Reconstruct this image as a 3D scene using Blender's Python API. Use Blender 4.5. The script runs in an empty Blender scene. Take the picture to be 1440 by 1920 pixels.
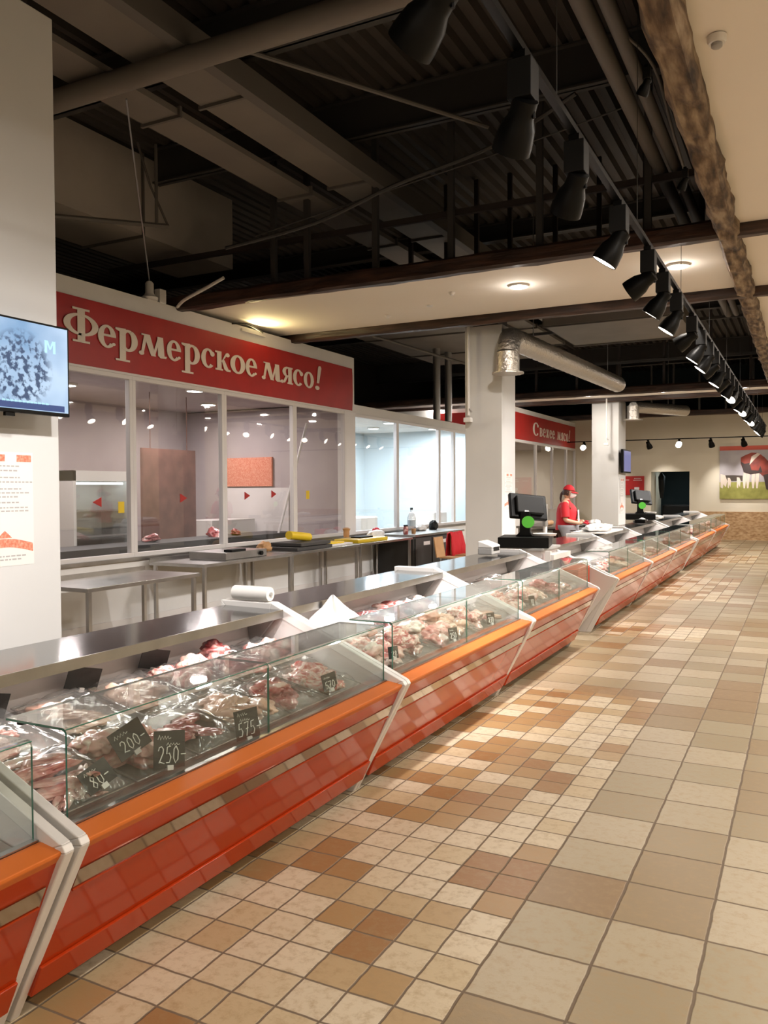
import bpy, bmesh, math, random
from mathutils import Vector, Matrix, Euler, noise
R_ = math.radians
sc = bpy.context.scene
# ---------------------------------------------------------------- camera
H = 1.7
FPX = 1545.0
cd = bpy.data.cameras.new('camera'); cam = bpy.data.objects.new('camera', cd)
sc.collection.objects.link(cam); sc.camera = cam
cd.sensor_fit = 'VERTICAL'; cd.sensor_height = 36.0; cd.lens = FPX * 36.0 / 1920.0
cd.clip_end = 200
_yaw, _pit, _rol = R_(27.1), R_(-1.55), R_(0.3)
_F = Vector((-math.sin(_yaw)*math.cos(_pit), math.cos(_yaw)*math.cos(_pit), math.sin(_pit)))
_R = Vector((math.cos(_yaw), math.sin(_yaw), 0)); _U = _R.cross(_F)
_R2 = _R*math.cos(_rol) - _U*math.sin(_rol); _U2 = _U*math.cos(_rol) + _R*math.sin(_rol)
m = Matrix((( _R2.x, _U2.x, -_F.x), (_R2.y, _U2.y, -_F.y), (_R2.z, _U2.z, -_F.z)))
cam.matrix_world = Matrix.Translation((0, 0, H)) @ m.to_4x4()
# ---------------------------------------------------------------- view + world
sc.view_settings.view_transform = 'Standard'; sc.view_settings.look = 'None'
sc.view_settings.gamma = 1.0; sc.view_settings.use_curve_mapping = False
sc.view_settings.exposure = 0.28
sc.cycles.transparent_max_bounces = 24
sc.cycles.max_bounces = 8
sc.cycles.sample_clamp_indirect = 4.0
sc.cycles.caustics_reflective = False; sc.cycles.caustics_refractive = False
w = bpy.data.worlds.new('world'); sc.world = w; w.use_nodes = True
w.node_tree.nodes['Background'].inputs[0].default_value = (1.0, .9, .8, 1)
w.node_tree.nodes['Background'].inputs[1].default_value = 0.05
WARM = (1.0, .92, .83); NEUT = (1.0, .95, .91); COOL = (.86, .93, 1.0)
P_HALL, P_STRIP, P_SPOT, P_ROOM, P_CASE = 44, 46, 300, 56, 2.4
HALL_DOWN = [(x, y) for x in (0.9, 3.2) for y in (-1.5, 1.5, 4.5, 7.5, 10.5, 13.5, 16.5, 19.5, 22.5, 25.5)]
STRIP_DOWN = [(-3.18, 9.9), (-1.30, 9.86), (-5.2, 22.2), (-3.25, 22.0), (-7.9, 22.2), (-9.6, 22.2), (-1.35, 22.0)]

# ---------------------------------------------------------------- materials
def mat(name, col, rough=.5, metal=0.0, coat=0.0, emit=None, estr=1.0, trans=0.0, spec=.5, bump=None, var=None):
    M = bpy.data.materials.new(name); M.use_nodes = True
    nt = M.node_tree; b = nt.nodes['Principled BSDF']
    b.inputs['Base Color'].default_value = (*col, 1); b.inputs['Roughness'].default_value = rough
    b.inputs['Metallic'].default_value = metal; b.inputs['Coat Weight'].default_value = coat
    b.inputs['Coat Roughness'].default_value = .06
    b.inputs['Specular IOR Level'].default_value = spec
    if emit: b.inputs['Emission Color'].default_value = (*emit, 1); b.inputs['Emission Strength'].default_value = estr
    tc = nt.nodes.new('ShaderNodeTexCoord')
    if var:   # (scale, colour2, amount) gentle procedural variation
        n = nt.nodes.new('ShaderNodeTexNoise'); n.inputs['Scale'].default_value = var[0]; n.inputs['Detail'].default_value = 5
        nt.links.new(tc.outputs['Object'], n.inputs['Vector'])
        r = nt.nodes.new('ShaderNodeValToRGB'); r.color_ramp.elements[0].position = .35; r.color_ramp.elements[1].position = .68
        r.color_ramp.elements[0].color = (*col, 1); r.color_ramp.elements[1].color = (*var[1], 1)
        nt.links.new(n.outputs['Fac'], r.inputs[0]); nt.links.new(r.outputs[0], b.inputs['Base Color'])
    if bump:
        n = nt.nodes.new('ShaderNodeTexNoise'); n.inputs['Scale'].default_value = bump[0]; n.inputs['Detail'].default_value = 4
        nt.links.new(tc.outputs['Object'], n.inputs['Vector'])
        u = nt.nodes.new('ShaderNodeBump'); u.inputs['Strength'].default_value = bump[1]; u.inputs['Distance'].default_value = .02
        nt.links.new(n.outputs['Fac'], u.inputs['Height']); nt.links.new(u.outputs[0], b.inputs['Normal'])
    return M
def glass(name, tint=(.93, .97, .95), refl=1.0, base=.05, tex=False, haze=0):
    M = bpy.data.materials.new(name); M.use_nodes = True; nt = M.node_tree
    nt.nodes.remove(nt.nodes['Principled BSDF']); out = nt.nodes['Material Output']
    t = nt.nodes.new('ShaderNodeBsdfTransparent'); t.inputs[0].default_value = (*tint, 1)
    g = nt.nodes.new('ShaderNodeBsdfGlossy'); g.inputs['Roughness'].default_value = .16 if tex else .02
    lw = nt.nodes.new('ShaderNodeLayerWeight'); lw.inputs[0].default_value = .5
    p = nt.nodes.new('ShaderNodeMath'); p.operation = 'POWER'; p.inputs[1].default_value = 4.0
    k = nt.nodes.new('ShaderNodeMath'); k.operation = 'MULTIPLY_ADD'; k.inputs[1].default_value = .8*refl; k.inputs[2].default_value = base
    mx = nt.nodes.new('ShaderNodeMixShader')
    nt.links.new(lw.outputs['Facing'], p.inputs[0]); nt.links.new(p.outputs[0], k.inputs[0]); nt.links.new(k.outputs[0], mx.inputs[0])
    if haze:
        df = nt.nodes.new('ShaderNodeBsdfDiffuse'); df.inputs[0].default_value = (.85, .83, .80, 1); m2 = nt.nodes.new('ShaderNodeMixShader'); m2.inputs[0].default_value = haze
        nt.links.new(t.outputs[0], m2.inputs[1]); nt.links.new(df.outputs[0], m2.inputs[2]); nt.links.new(m2.outputs[0], mx.inputs[1])
    else: nt.links.new(t.outputs[0], mx.inputs[1])
    nt.links.new(g.outputs[0], mx.inputs[2]); nt.links.new(mx.outputs[0], out.inputs[0])
    if tex:
        tc = nt.nodes.new('ShaderNodeTexCoord'); n = nt.nodes.new('ShaderNodeTexNoise'); n.inputs['Scale'].default_value = 14
        u = nt.nodes.new('ShaderNodeBump'); u.inputs['Strength'].default_value = .38; u.inputs['Distance'].default_value = .03
        nt.links.new(tc.outputs['Object'], n.inputs['Vector']); nt.links.new(n.outputs[0], u.inputs['Height']); nt.links.new(u.outputs[0], g.inputs['Normal'])
    return M
def floor_mat():
    M = bpy.data.materials.new('floor_tiles'); M.use_nodes = True; nt = M.node_tree; b = nt.nodes['Principled BSDF']
    N = lambda t, **k: _n(nt, t, **k)
    L = nt.links.new
    tc = N('ShaderNodeTexCoord')
    def val(op, a, c=None, d=None):
        x = N('ShaderNodeMath'); x.operation = op
        for i, q in enumerate((a, c, d)):
            if q is None: continue
            if isinstance(q, (int, float)): x.inputs[i].default_value = q
            else: L(q, x.inputs[i])
        return x.outputs[0]
    s = N('ShaderNodeSeparateXYZ'); L(tc.outputs['Object'], s.inputs[0]); X, Y = s.outputs[0], s.outputs[1]
    # zones of small tiles: along the cases, in stretches
    zx = val('LESS_THAN', X, -1.02)
    z1 = val('LESS_THAN', Y, 6.86)
    z2 = val('MULTIPLY', val('GREATER_THAN', Y, 9.66), val('LESS_THAN', Y, 10.71))
    z3 = val('MULTIPLY', val('GREATER_THAN', Y, 13.16), val('LESS_THAN', Y, 16.66))
    z4 = val('MULTIPLY', val('GREATER_THAN', Y, 20.16), val('LESS_THAN', Y, 22.61))
    zone = val('MULTIPLY', zx, val('ADD', val('ADD', z1, z2), val('ADD', z3, z4)))
    Xs = val('ADD', X, 1.02); Ys = val('ADD', Y, .24)
    jit = N('ShaderNodeTexNoise'); jit.inputs['Scale'].default_value = 9; jit.inputs['Detail'].default_value = 3; L(tc.outputs['Object'], jit.inputs['Vector'])
    wob = val('MULTIPLY', val('SUBTRACT', jit.outputs['Fac'], .5), .012)
    def tiles(size, gw):
        u = val('DIVIDE', val('ADD', Xs, wob), size); v = val('DIVIDE', val('ADD', Ys, wob), size)
        fu, fv = val('FRACT', u), val('FRACT', v); cu, cv = val('FLOOR', u), val('FLOOR', v)
        du = val('MINIMUM', fu, val('SUBTRACT', 1.0, fu)); dv = val('MINIMUM', fv, val('SUBTRACT', 1.0, fv))
        d = val('MULTIPLY', val('MINIMUM', du, dv), size)
        c = N('ShaderNodeCombineXYZ'); L(cu, c.inputs[0]); L(cv, c.inputs[1])
        wn = N('ShaderNodeTexWhiteNoise'); wn.noise_dimensions = '2D'; L(c.outputs[0], wn.inputs['Vector'])
        c2 = N('ShaderNodeCombineXYZ'); L(val('MULTIPLY', cu, size), c2.inputs[0]); L(val('MULTIPLY', cv, size), c2.inputs[1])
        ns = N('ShaderNodeTexNoise'); ns.inputs['Scale'].default_value = 1.9; ns.inputs['Detail'].default_value = 1; L(c2.outputs[0], ns.inputs['Vector'])
        mort = N('ShaderNodeMapRange'); mort.inputs['From Min'].default_value = gw*.45; mort.inputs['From Max'].default_value = gw; L(d, mort.inputs['Value'])
        return wn.outputs['Value'], ns.outputs['Fac'], mort.outputs['Result']
    wS, nS, mS = tiles(.175, .006); wL, nL, mL = tiles(.35, .0075)
    def ramp(fac, els):
        r = N('ShaderNodeValToRGB'); cr = r.color_ramp; cr.interpolation = 'LINEAR'
        while len(cr.elements) < len(els): cr.elements.new(.5)
        for e, (p, c) in zip(cr.elements, els): e.position = p; e.color = (*c, 1)
        L(fac, r.inputs[0]); return r.outputs[0]
    kS = val('ADD', val('MULTIPLY', nS, 1.25), val('MULTIPLY', wS, .32))
    colS = ramp(kS, [(0.0, (.54, .46, .335)), (.68, (.64, .545, .40)), (.78, (.54, .43, .27)), (.85, (.39, .25, .115)), (1.0, (.31, .165, .070))])
    kL = val('ADD', val('MULTIPLY', nL, .9), val('MULTIPLY', wL, .45))
    colL = ramp(kL, [(0.0, (.49, .42, .305)), (.52, (.46, .385, .27)), (.68, (.35, .29, .185)), (.84, (.30, .215, .12)), (1.0, (.27, .16, .075))])
    def mixc(f, a, c2):
        x = N('ShaderNodeMix'); x.data_type = 'RGBA'; L(f, x.inputs[0])
        for i, q in ((6, a), (7, c2)):
            if isinstance(q, tuple): x.inputs[i].default_value = (*q, 1)
            else: L(q, x.inputs[i])
        return x.outputs[2]
    col = mixc(zone, colL, colS)
    st = N('ShaderNodeTexNoise'); st.inputs['Scale'].default_value = 22; st.inputs['Detail'].default_value = 8; st.inputs['Roughness'].default_value = .7
    L(tc.outputs['Object'], st.inputs['Vector'])
    sf = N('ShaderNodeMapRange'); sf.inputs['From Min'].default_value = .48; sf.inputs['From Max'].default_value = .70; sf.inputs['To Max'].default_value = .72
    L(st.outputs['Fac'], sf.inputs['Value'])
    col = mixc(sf.outputs['Result'], col, (.36, .25, .13))
    mort = val('ADD', val('MULTIPLY', mS, zone), val('MULTIPLY', mL, val('SUBTRACT', 1.0, zone)))
    col = mixc(mort, (.17, .125, .085), col)
    L(col, b.inputs['Base Color'])
    b.inputs['Specular IOR Level'].default_value = .45
    rr = N('ShaderNodeMapRange'); rr.inputs['To Min'].default_value = .8; rr.inputs['To Max'].default_value = .36; L(mort, rr.inputs['Value']); L(rr.outputs[0], b.inputs['Roughness'])
    h = val('ADD', mort, val('MULTIPLY', st.outputs['Fac'], .5))
    u = N('ShaderNodeBump'); u.inputs['Strength'].default_value = .55; u.inputs['Distance'].default_value = .004; L(h, u.inputs['Height']); L(u.outputs[0], b.inputs['Normal'])
    return M
def _n(nt, t, **k):
    x = nt.nodes.new(t)
    for a, v in k.items(): setattr(x, a, v)
    return x
def noise_mat(name, els, scale=6, detail=4, rough=.5, coat=0, bump=.0, stretch=(1, 1, 1), distort=0, perobj=0):
    M = bpy.data.materials.new(name); M.use_nodes = True; nt = M.node_tree; b = nt.nodes['Principled BSDF']; L = nt.links.new
    tc = nt.nodes.new('ShaderNodeTexCoord'); mp = nt.nodes.new('ShaderNodeMapping'); mp.inputs['Scale'].default_value = stretch
    L(tc.outputs['Object'], mp.inputs[0])
    n = nt.nodes.new('ShaderNodeTexNoise'); n.inputs['Scale'].default_value = scale; n.inputs['Detail'].default_value = detail; n.inputs['Distortion'].default_value = distort
    if perobj:
        oi = nt.nodes.new('ShaderNodeObjectInfo'); ad = nt.nodes.new('ShaderNodeVectorMath'); ad.operation = 'ADD'
        sc2 = nt.nodes.new('ShaderNodeVectorMath'); sc2.operation = 'SCALE'; sc2.inputs['Scale'].default_value = 37.0
        L(oi.outputs['Random'], sc2.inputs[0]); L(mp.outputs[0], ad.inputs[0]); L(sc2.outputs[0], ad.inputs[1]); L(ad.outputs[0], n.inputs['Vector'])
    else: L(mp.outputs[0], n.inputs['Vector'])
    r = nt.nodes.new('ShaderNodeValToRGB'); cr = r.color_ramp
    while len(cr.elements) < len(els): cr.elements.new(.5)
    for e, (p, c) in zip(cr.elements, els): e.position = p; e.color = (*c, 1)
    L(n.outputs['Fac'], r.inputs[0]); L(r.outputs[0], b.inputs['Base Color'])
    b.inputs['Roughness'].default_value = rough; b.inputs['Coat Weight'].default_value = coat; b.inputs['Coat Roughness'].default_value = .08
    if bump:
        u = nt.nodes.new('ShaderNodeBump'); u.inputs['Strength'].default_value = bump; u.inputs['Distance'].default_value = .02
        L(n.outputs['Fac'], u.inputs['Height']); L(u.outputs[0], b.inputs['Normal'])
    return M

M = {}
M['floor'] = floor_mat()
M['cream'] = mat('cream_wall', (.62, .56, .44), .8, var=(1.5, (.64, .58, .47)))
M['white_wall'] = mat('white_wall', (.66, .65, .645), .75, var=(2, (.70, .69, .68)))
M['ceiling'] = mat('ceiling_white', (.78, .73, .67), .85, var=(1, (.80, .75, .69)))
M['column'] = mat('column_paint', (.57, .565, .56), .6, var=(2, (.59, .585, .58)))
M['frame'] = mat('white_frame', (.66, .63, .62), .4)
M['red'] = mat('red_banner', (.40, .012, .009), .45, var=(3, (.34, .010, .008)), bump=(3, .12))
M['letter'] = mat('letter_cream', (.74, .66, .58), .5)
M['wood'] = noise_mat('rough_log', [(.32, (.02, .010, .006)), (.45, (.09, .055, .03)), (.56, (.19, .13, .08)), (.70, (.32, .25, .17))], scale=5, detail=10, rough=.8, bump=.8, stretch=(3, .6, 3), distort=.15)
M['woodx'] = noise_mat('stained_beam', [(.3, (.014, .007, .005)), (.5, (.035, .016, .010)), (.7, (.075, .034, .021))], scale=5, detail=7, rough=.5, bump=.5, stretch=(.5, 4, 4))
M['black'] = mat('black_metal', (.0025, .0025, .0025), .42, spec=.15)
M['blackm'] = mat('black_matte', (.004, .004, .004), .6, spec=.25)
M['deck'] = mat('roof_deck', (.042, .035, .030), .65, var=(2, (.034, .028, .024)))
M['steeld'] = mat('dark_steel', (.025, .018, .016), .6)
M['steelg'] = mat('grey_steel', (.038, .036, .035), .6)
M['duct'] = mat('duct_paint', (.18, .16, .14), .7, var=(1.5, (.15, .132, .117)))
M['duct2'] = mat('duct_box_paint', (.42, .38, .34), .6, var=(1.5, (.36, .325, .29)))
M['ductd'] = mat('duct_flange', (.11, .10, .09), .7)
M['foil'] = mat('duct_foil', (.55, .52, .48), .32, .9, bump=(24, .9))
M['galv'] = mat('galvanised', (.42, .42, .42), .35, .85)
M['deck_steel'] = mat('deck_steel', (.36, .35, .33), .35, .5)
M['ss'] = mat('stainless', (.46, .45, .44), .28, 1.0, var=(5, (.38, .37, .36)))
M['ssd'] = mat('stainless_dark', (.17, .17, .17), .12, .9)
M['ssm'] = mat('stainless_mirror', (.40, .35, .28), .08, 1.0)
M['orange'] = mat('orange_trim', (.60, .145, .018), .5)
M['lacq'] = mat('orange_lacquer', (.40, .038, .006), .09, spec=.32)
M['white'] = mat('white_plastic', (.70, .68, .66), .35)
M['whitep'] = mat('white_enamel', (.64, .60, .59), .4)
M['silver'] = mat('silver_profile', (.70, .68, .665), .38, .05)
M['grey'] = mat('grey_plastic', (.33, .32, .31), .5)
M['glass'] = glass('case_glass', (.94, .975, .96), .9, .05)
M['glasstop'] = glass('case_top_glass', (.88, .95, .92), 1.2, .18, haze=.28)  # whitish haze mixed into the colour stands in for a stronger reflection
M['glassedge'] = mat('glass_edge', (.035, .16, .11), .1, spec=.8)
M['wglass'] = glass('window_glass', (.90, .92, .92), .8, .13)
M['film'] = glass('cling_film', (.96, .96, .96), .5, .06, tex=True, haze=.025)
M['pet'] = glass('clear_tray', (.88, .88, .88), .7, .20, tex=True, haze=.06)
M['chalk'] = mat('chalk_white', (.85, .85, .82), .9)
M['card'] = mat('chalkboard_card', (.010, .011, .010), .6, var=(20, (.018, .019, .018)))
pk = dict(detail=6, rough=.33, coat=.7, bump=.35, perobj=1)
M['meat0'] = noise_mat('pork_flesh', [(.30, (.42, .09, .085)), (.42, (.64, .25, .22)), (.52, (.78, .48, .42)), (.62, (.86, .74, .66))], scale=7, distort=1.2, **pk)
M['meat1'] = noise_mat('beef_flesh', [(.30, (.15, .018, .02)), (.47, (.34, .06, .06)), (.58, (.55, .22, .20)), (.68, (.76, .58, .52))], scale=8, distort=1.5, **pk)
M['meat2'] = noise_mat('pale_flesh', [(.30, (.58, .30, .22)), (.50, (.72, .46, .35)), (.70, (.80, .62, .50))], scale=6, distort=1, **pk)
M['meat3'] = noise_mat('marbled_flesh', [(.34, (.42, .07, .07)), (.45, (.66, .24, .21)), (.52, (.84, .68, .60)), (.64, (.72, .36, .30))], scale=14, distort=2.0, **pk)
M['lamp'] = mat('lamp_glow', (1, 1, 1), .5, emit=(1.0, .90, .76), estr=14)
M['tube_added'] = mat('added_tube_glow', (1, 1, 1), .5, emit=(1.0, .94, .9), estr=1.5)  # glow of the tubes added inside the cases
M['lampc'] = mat('lamp_glow_cool', (1, 1, 1), .5, emit=(.82, .92, 1.0), estr=9)
M['uni'] = mat('red_uniform', (.52, .012, .02), .8)
M['skin'] = mat('skin', (.58, .33, .22), .5)
M['glove'] = mat('red_glove', (.55, .012, .03), .4)
M['mask'] = mat('face_mask', (.82, .82, .82), .8)
M['apron'] = mat('grey_apron', (.22, .21, .22), .8)
M['hair'] = mat('dark_hair', (.05, .02, .015), .6)
M['yellow'] = mat('yellow_plastic', (.72, .50, .02), .4)
M['osb'] = noise_mat('osb_board', [(.3, (.26, .14, .06)), (.5, (.42, .26, .13)), (.7, (.52, .36, .20))], scale=9, detail=8, rough=.8, stretch=(1, 1, 2))
M['wood_b'] = mat('plywood', (.48, .27, .12), .6, var=(6, (.42, .22, .09)))
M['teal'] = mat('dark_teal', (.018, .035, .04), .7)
M['green'] = mat('green_sticker', (.12, .62, .06), .5)
M['blue_room'] = mat('pale_blue_panel', (.50, .58, .62), .5)
M['room'] = mat('kiosk_wall', (.42, .37, .37), .6, var=(1, (.36, .31, .32)))
M['brown'] = mat('brown_curtain', (.13, .065, .05), .5, var=(4, (.20, .10, .08)))
M['poster_r'] = noise_mat('poster_print', [(.3, (.52, .13, .07)), (.5, (.62, .22, .14)), (.7, (.70, .36, .26))], scale=60, rough=.5)
M['ink'] = mat('grey_ink', (.38, .36, .35), .7)

# ---------------------------------------------------------------- mesh helpers
class MB:
    def __init__(s): s.v = []; s.f = []; s.mi = []
    def add(s, vs, fs, k=0):
        o = len(s.v); s.v += [tuple(p) for p in vs]; s.f += [tuple(i+o for i in f) for f in fs]; s.mi += [k]*len(fs); return s
    def box(s, x0, x1, y0, y1, z0, z1, k=0):
        vs = [(x, y, z) for z in (z0, z1) for y in (y0, y1) for x in (x0, x1)]
        return s.add(vs, [(0, 2, 3, 1), (4, 5, 7, 6), (0, 1, 5, 4), (2, 6, 7, 3), (0, 4, 6, 2), (1, 3, 7, 5)], k)
    def prism(s, poly, y0, y1, k=0, ax='y'):
        # poly in (x,z) extruded along y; ax='x': poly in (y,z) extruded along x; ax='z': (x,y) along z
        f = {'y': lambda a, b, t: (a, t, b), 'x': lambda a, b, t: (t, a, b), 'z': lambda a, b, t: (a, b, t)}[ax]
        n = len(poly); vs = [f(a, b, y0) for a, b in poly] + [f(a, b, y1) for a, b in poly]
        return s.add(vs, [tuple(range(n)), tuple(range(2*n-1, n-1, -1))] + [(i, (i+1) % n, n+(i+1) % n, n+i) for i in range(n)], k)
    def tube(s, pts, r, seg=8, k=0, cap=True):
        pts = [Vector(p) for p in pts]; rs = r if isinstance(r, (list, tuple)) else [r]*len(pts); o = len(s.v); up = None; n = len(pts)
        for i, p in enumerate(pts):
            d = (pts[min(i+1, n-1)] - pts[max(i-1, 0)]).normalized()
            if up is None: up = Vector((0, 0, 1)) if abs(d.z) < .9 else Vector((1, 0, 0))
            a = d.cross(up).normalized(); up = a.cross(d).normalized()
            for j in range(seg):
                t = 2*math.pi*j/seg; s.v.append(tuple(p + (a*math.cos(t) + up*math.sin(t))*rs[i]))
        for i in range(n-1):
            for j in range(seg):
                s.f.append((o+i*seg+j, o+i*seg+(j+1) % seg, o+(i+1)*seg+(j+1) % seg, o+(i+1)*seg+j)); s.mi.append(k)
        if cap:
            s.f.append(tuple(o+j for j in range(seg))[::-1]); s.mi.append(k)
            s.f.append(tuple(o+(n-1)*seg+j for j in range(seg))); s.mi.append(k)
        return s
    def lathe(s, prof, c=(0, 0, 0), seg=20, M4=None, k=0):
        # prof: (r,z) pairs, around z through c, optional matrix
        o = len(s.v)
        for r, z in prof:
            for j in range(seg):
                t = 2*math.pi*j/seg; p = Vector((r*math.cos(t), r*math.sin(t), z))
                if M4 is not None: p = M4 @ p
                s.v.append(tuple(p + Vector(c)))
        for i in range(len(prof)-1):
            for j in range(seg):
                s.f.append((o+i*seg+j, o+i*seg+(j+1) % seg, o+(i+1)*seg+(j+1) % seg, o+(i+1)*seg+j)); s.mi.append(k)
        s.f.append(tuple(o+j for j in range(seg))[::-1]); s.mi.append(k)
        s.f.append(tuple(o+(len(prof)-1)*seg+j for j in range(seg))); s.mi.append(k)
        return s
    def quad(s, a, b, c, d, k=0): return s.add([a, b, c, d], [(0, 1, 2, 3)], k)
    def build(s, name, m_, parent=None, smooth=False, bevel=0, at=None, rot=None):
        off = Vector(at) if at is not None else (wloc(parent) if parent else Vector((0, 0, 0)))
        me = bpy.data.meshes.new(name); me.from_pydata([tuple(Vector(p)-off) for p in s.v], [], s.f)
        ms = m_ if isinstance(m_, list) else [m_]
        for q in ms: me.materials.append(M[q] if isinstance(q, str) else q)
        for i, p in enumerate(me.polygons): p.material_index = s.mi[i]; p.use_smooth = smooth
        bm = bmesh.new(); bm.from_mesh(me); bmesh.ops.recalc_face_normals(bm, faces=bm.faces)
        bm.to_mesh(me); bm.free()
        if smooth: 
            try: me.set_sharp_from_angle(angle=R_(40))
            except Exception: pass
        o = bpy.data.objects.new(name, me); sc.collection.objects.link(o)
        if parent: o.parent = parent; o.location = (0, 0, 0) if at is None else Vector(at) - wloc(parent)
        elif at is not None: o.location = at
        if rot: o.rotation_euler = rot
        if bevel:
            b = o.modifiers.new('bevel', 'BEVEL'); b.width = bevel; b.segments = 2; b.limit_method = 'ANGLE'
        return o
def wloc(o):
    p = Vector((0, 0, 0))
    while o is not None: p += o.location; o = o.parent
    return p
def tag(o, label, cat, group=None, kind=None):
    o['label'] = label; o['category'] = cat
    if group: o['group'] = group
    if kind: o['kind'] = kind
    return o
def thing(name, label, cat, loc=(0, 0, 0), group=None, rz=0):
    o = bpy.data.objects.new(name, None); sc.collection.objects.link(o); o.location = loc; o.rotation_euler = (0, 0, rz)
    o.empty_display_size = .1
    return tag(o, label, cat, group)
def struct(o, label=None):
    o['kind'] = 'structure'
    if label: o['label'] = label
    return o
def copy_tree(o, parent=None):
    c = o.copy(); sc.collection.objects.link(c); c.parent = parent
    for ch in o.children: copy_tree(ch, c)
    return c
def light(kind, name, loc, power, col, parent=None, size=.2, target=None, spot=None, blend=.5):
    ld = bpy.data.lights.new(name, kind); ld.energy = power; ld.color = col
    if kind == 'AREA': ld.shape = 'DISK'; ld.size = size if not isinstance(size, tuple) else size[0]
    if kind == 'AREA' and isinstance(size, tuple): ld.shape = 'RECTANGLE'; ld.size, ld.size_y = size
    elif kind == 'AREA': pass
    else: ld.shadow_soft_size = size
    if kind == 'SPOT': ld.spot_size = spot; ld.spot_blend = blend
    o = bpy.data.objects.new(name, ld); sc.collection.objects.link(o)
    if parent: o.parent = parent; o.location = Vector(loc) - wloc(parent)
    else: o.location = loc
    if target is not None: o.rotation_euler = (Vector(target) - Vector(loc)).to_track_quat('-Z', 'Y').to_euler()
    return o
random.seed(7)
# ================================================================ STRUCTURE
ZC = 4.20
struct(MB().box(-14, 5, -3.5, 34, -.12, 0).build('floor', 'floor'))
struct(MB().box(4.8, 5, -3.5, 29.5, 0, 6.3).build('wall_right', 'cream'))
struct(MB().box(-14, 5, -3.6, -3.4, 0, 6.3).build('wall_back', 'cream'))
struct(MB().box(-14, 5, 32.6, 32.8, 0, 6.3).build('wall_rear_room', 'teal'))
struct(MB().box(-14.1, -13.9, -3.4, 32.6, 0, 6.4).build('wall_side', 'steeld'))
# far wall with doorway
DX0, DX1, DZ = -4.70, -3.46, 2.26
b = MB(); b.box(-14, DX0, 29.2, 29.5, 0, 4.12); b.box(DX1, 4.8, 29.2, 29.5, 0, 4.12); b.box(DX0, DX1, 29.2, 29.5, DZ, 4.12)
struct(b.build('wall_far', 'cream'))
b = MB(); b.box(DX0-.1, DX0, 29.5, 31.4, 0, 2.5); b.box(DX1+.25, DX1+.35, 29.5, 32.6, 0, 2.5)
struct(b.build('wall_passage', 'cream'))
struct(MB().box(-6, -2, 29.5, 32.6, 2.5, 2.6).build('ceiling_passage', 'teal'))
struct(MB().box(-3.46+.02, 4.78, 29.14, 29.2, 0, .92).build('trim_osb_dado', 'osb'))
# roof deck (corrugated, ribs along the hall)
b = MB(); x = -13.9; prof = []
while x < 4.9:
    prof += [(x, 6.22), (x+.035, 6.15), (x+.105, 6.15), (x+.14, 6.22)]; x += .19
vs = []
for y in (-3.4, 32.6): vs += [(a, y, z) for a, z in prof]
n = len(prof); b.add(vs, [(i, i+1, n+i+1, n+i) for i in range(n-1)]); b.box(-14, 5, -3.5, 32.8, 6.27, 6.35)
struct(b.build('ceiling_roof_deck', 'deck'))
# lowered white ceiling: the hall side and the cross strips
b = MB(); b.box(-.67, 4.8, -3.4, 29.2, ZC+.02, ZC+.08)
struct(b.build('ceiling', 'ceiling'))
STR = [(8.78, 11.30), (21.75, 23.25)]
for i, (y0, y1) in enumerate(STR):
    struct(MB().box(-12.5, -.67, y0, y1, ZC+.02, ZC+.08).build('ceiling_strip', 'ceiling'))
def log_beam(name, p0, p1, w, h, m_, label, group=None, rough=.012, seed=0):
    p0, p1 = Vector(p0), Vector(p1); d = (p1-p0); L = d.length; d.normalize(); side = d.cross(Vector((0, 0, 1))).normalized()
    n = max(8, int(L/.22)); bm = MB(); ring = [(-.5, -.34), (-.34, -.5), (.34, -.5), (.5, -.34), (.5, .34), (.34, .5), (-.34, .5), (-.5, .34)]
    vs = []
    for i in range(n+1):
        c = p0 + d*(L*i/n)
        for j, (a, q) in enumerate(ring):
            nn = noise.noise(Vector((i*.55, j*1.7, seed)))*rough*2
            vs.append(c + side*(a*w + (nn if abs(a) > .4 else 0)) + Vector((0, 0, q*h + (nn if abs(q) > .4 else 0))))
    fs = []
    for i in range(n):
        for j in range(8): fs.append((i*8+j, i*8+(j+1) % 8, (i+1)*8+(j+1) % 8, (i+1)*8+j))
    fs += [tuple(range(8))[::-1], tuple(n*8+j for j in range(8))]
    bm.add(vs, fs); o = bm.build(name, m_, smooth=False)
    return tag(o, label, 'beam', group)
log_beam('ceiling_log', (-.67, -3.2, 4.20), (-.71, 29.1, 4.20), .20, .22, 'wood', 'rough weathered log running the length of the hall at the white ceiling edge', rough=.02, seed=3)
BEAMS = [(8.66, 'brown timber beam nearest the viewer, crossing before the first white ceiling strip'),
         (11.42, 'brown timber beam behind the first white ceiling strip, above the middle column'),
         (21.62, 'brown timber beam in front of the narrow far white ceiling strip'),
         (23.38, 'brown timber beam behind the narrow far white ceiling strip'),
         (29.05, 'brown timber beam along the top of the cream end wall')]
for i, (y, l) in enumerate(BEAMS):
    log_beam('timber_beam', (-12.5, y, 4.20), (4.7, y, 4.20), .15, .19, 'woodx', l, 'timber cross beams', rough=.009, seed=i*9)
# columns
def column(x0, x1, y0, y1, l, zt=4.2):
    struct(MB().box(x0+.1, x1-.1, y0+.1, y1-.1, zt, 5.2).build('trim_column_core', 'steeld'))
    o = MB().box(x0, x1, y0, y1, 0, zt).build('column', 'column', bevel=.008); o['kind'] = 'structure'; o['label'] = l; return o
column(-4.72, -4.10, 2.98, 3.62, 'white square column at the left edge carrying the screen', 4.57)
column(-4.71, -4.11, 11.98, 12.62, 'white square column in the middle behind the first till')
column(-5.43, -4.68, 23.62, 24.62, 'white square column at the far end carrying the small screen')
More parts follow.
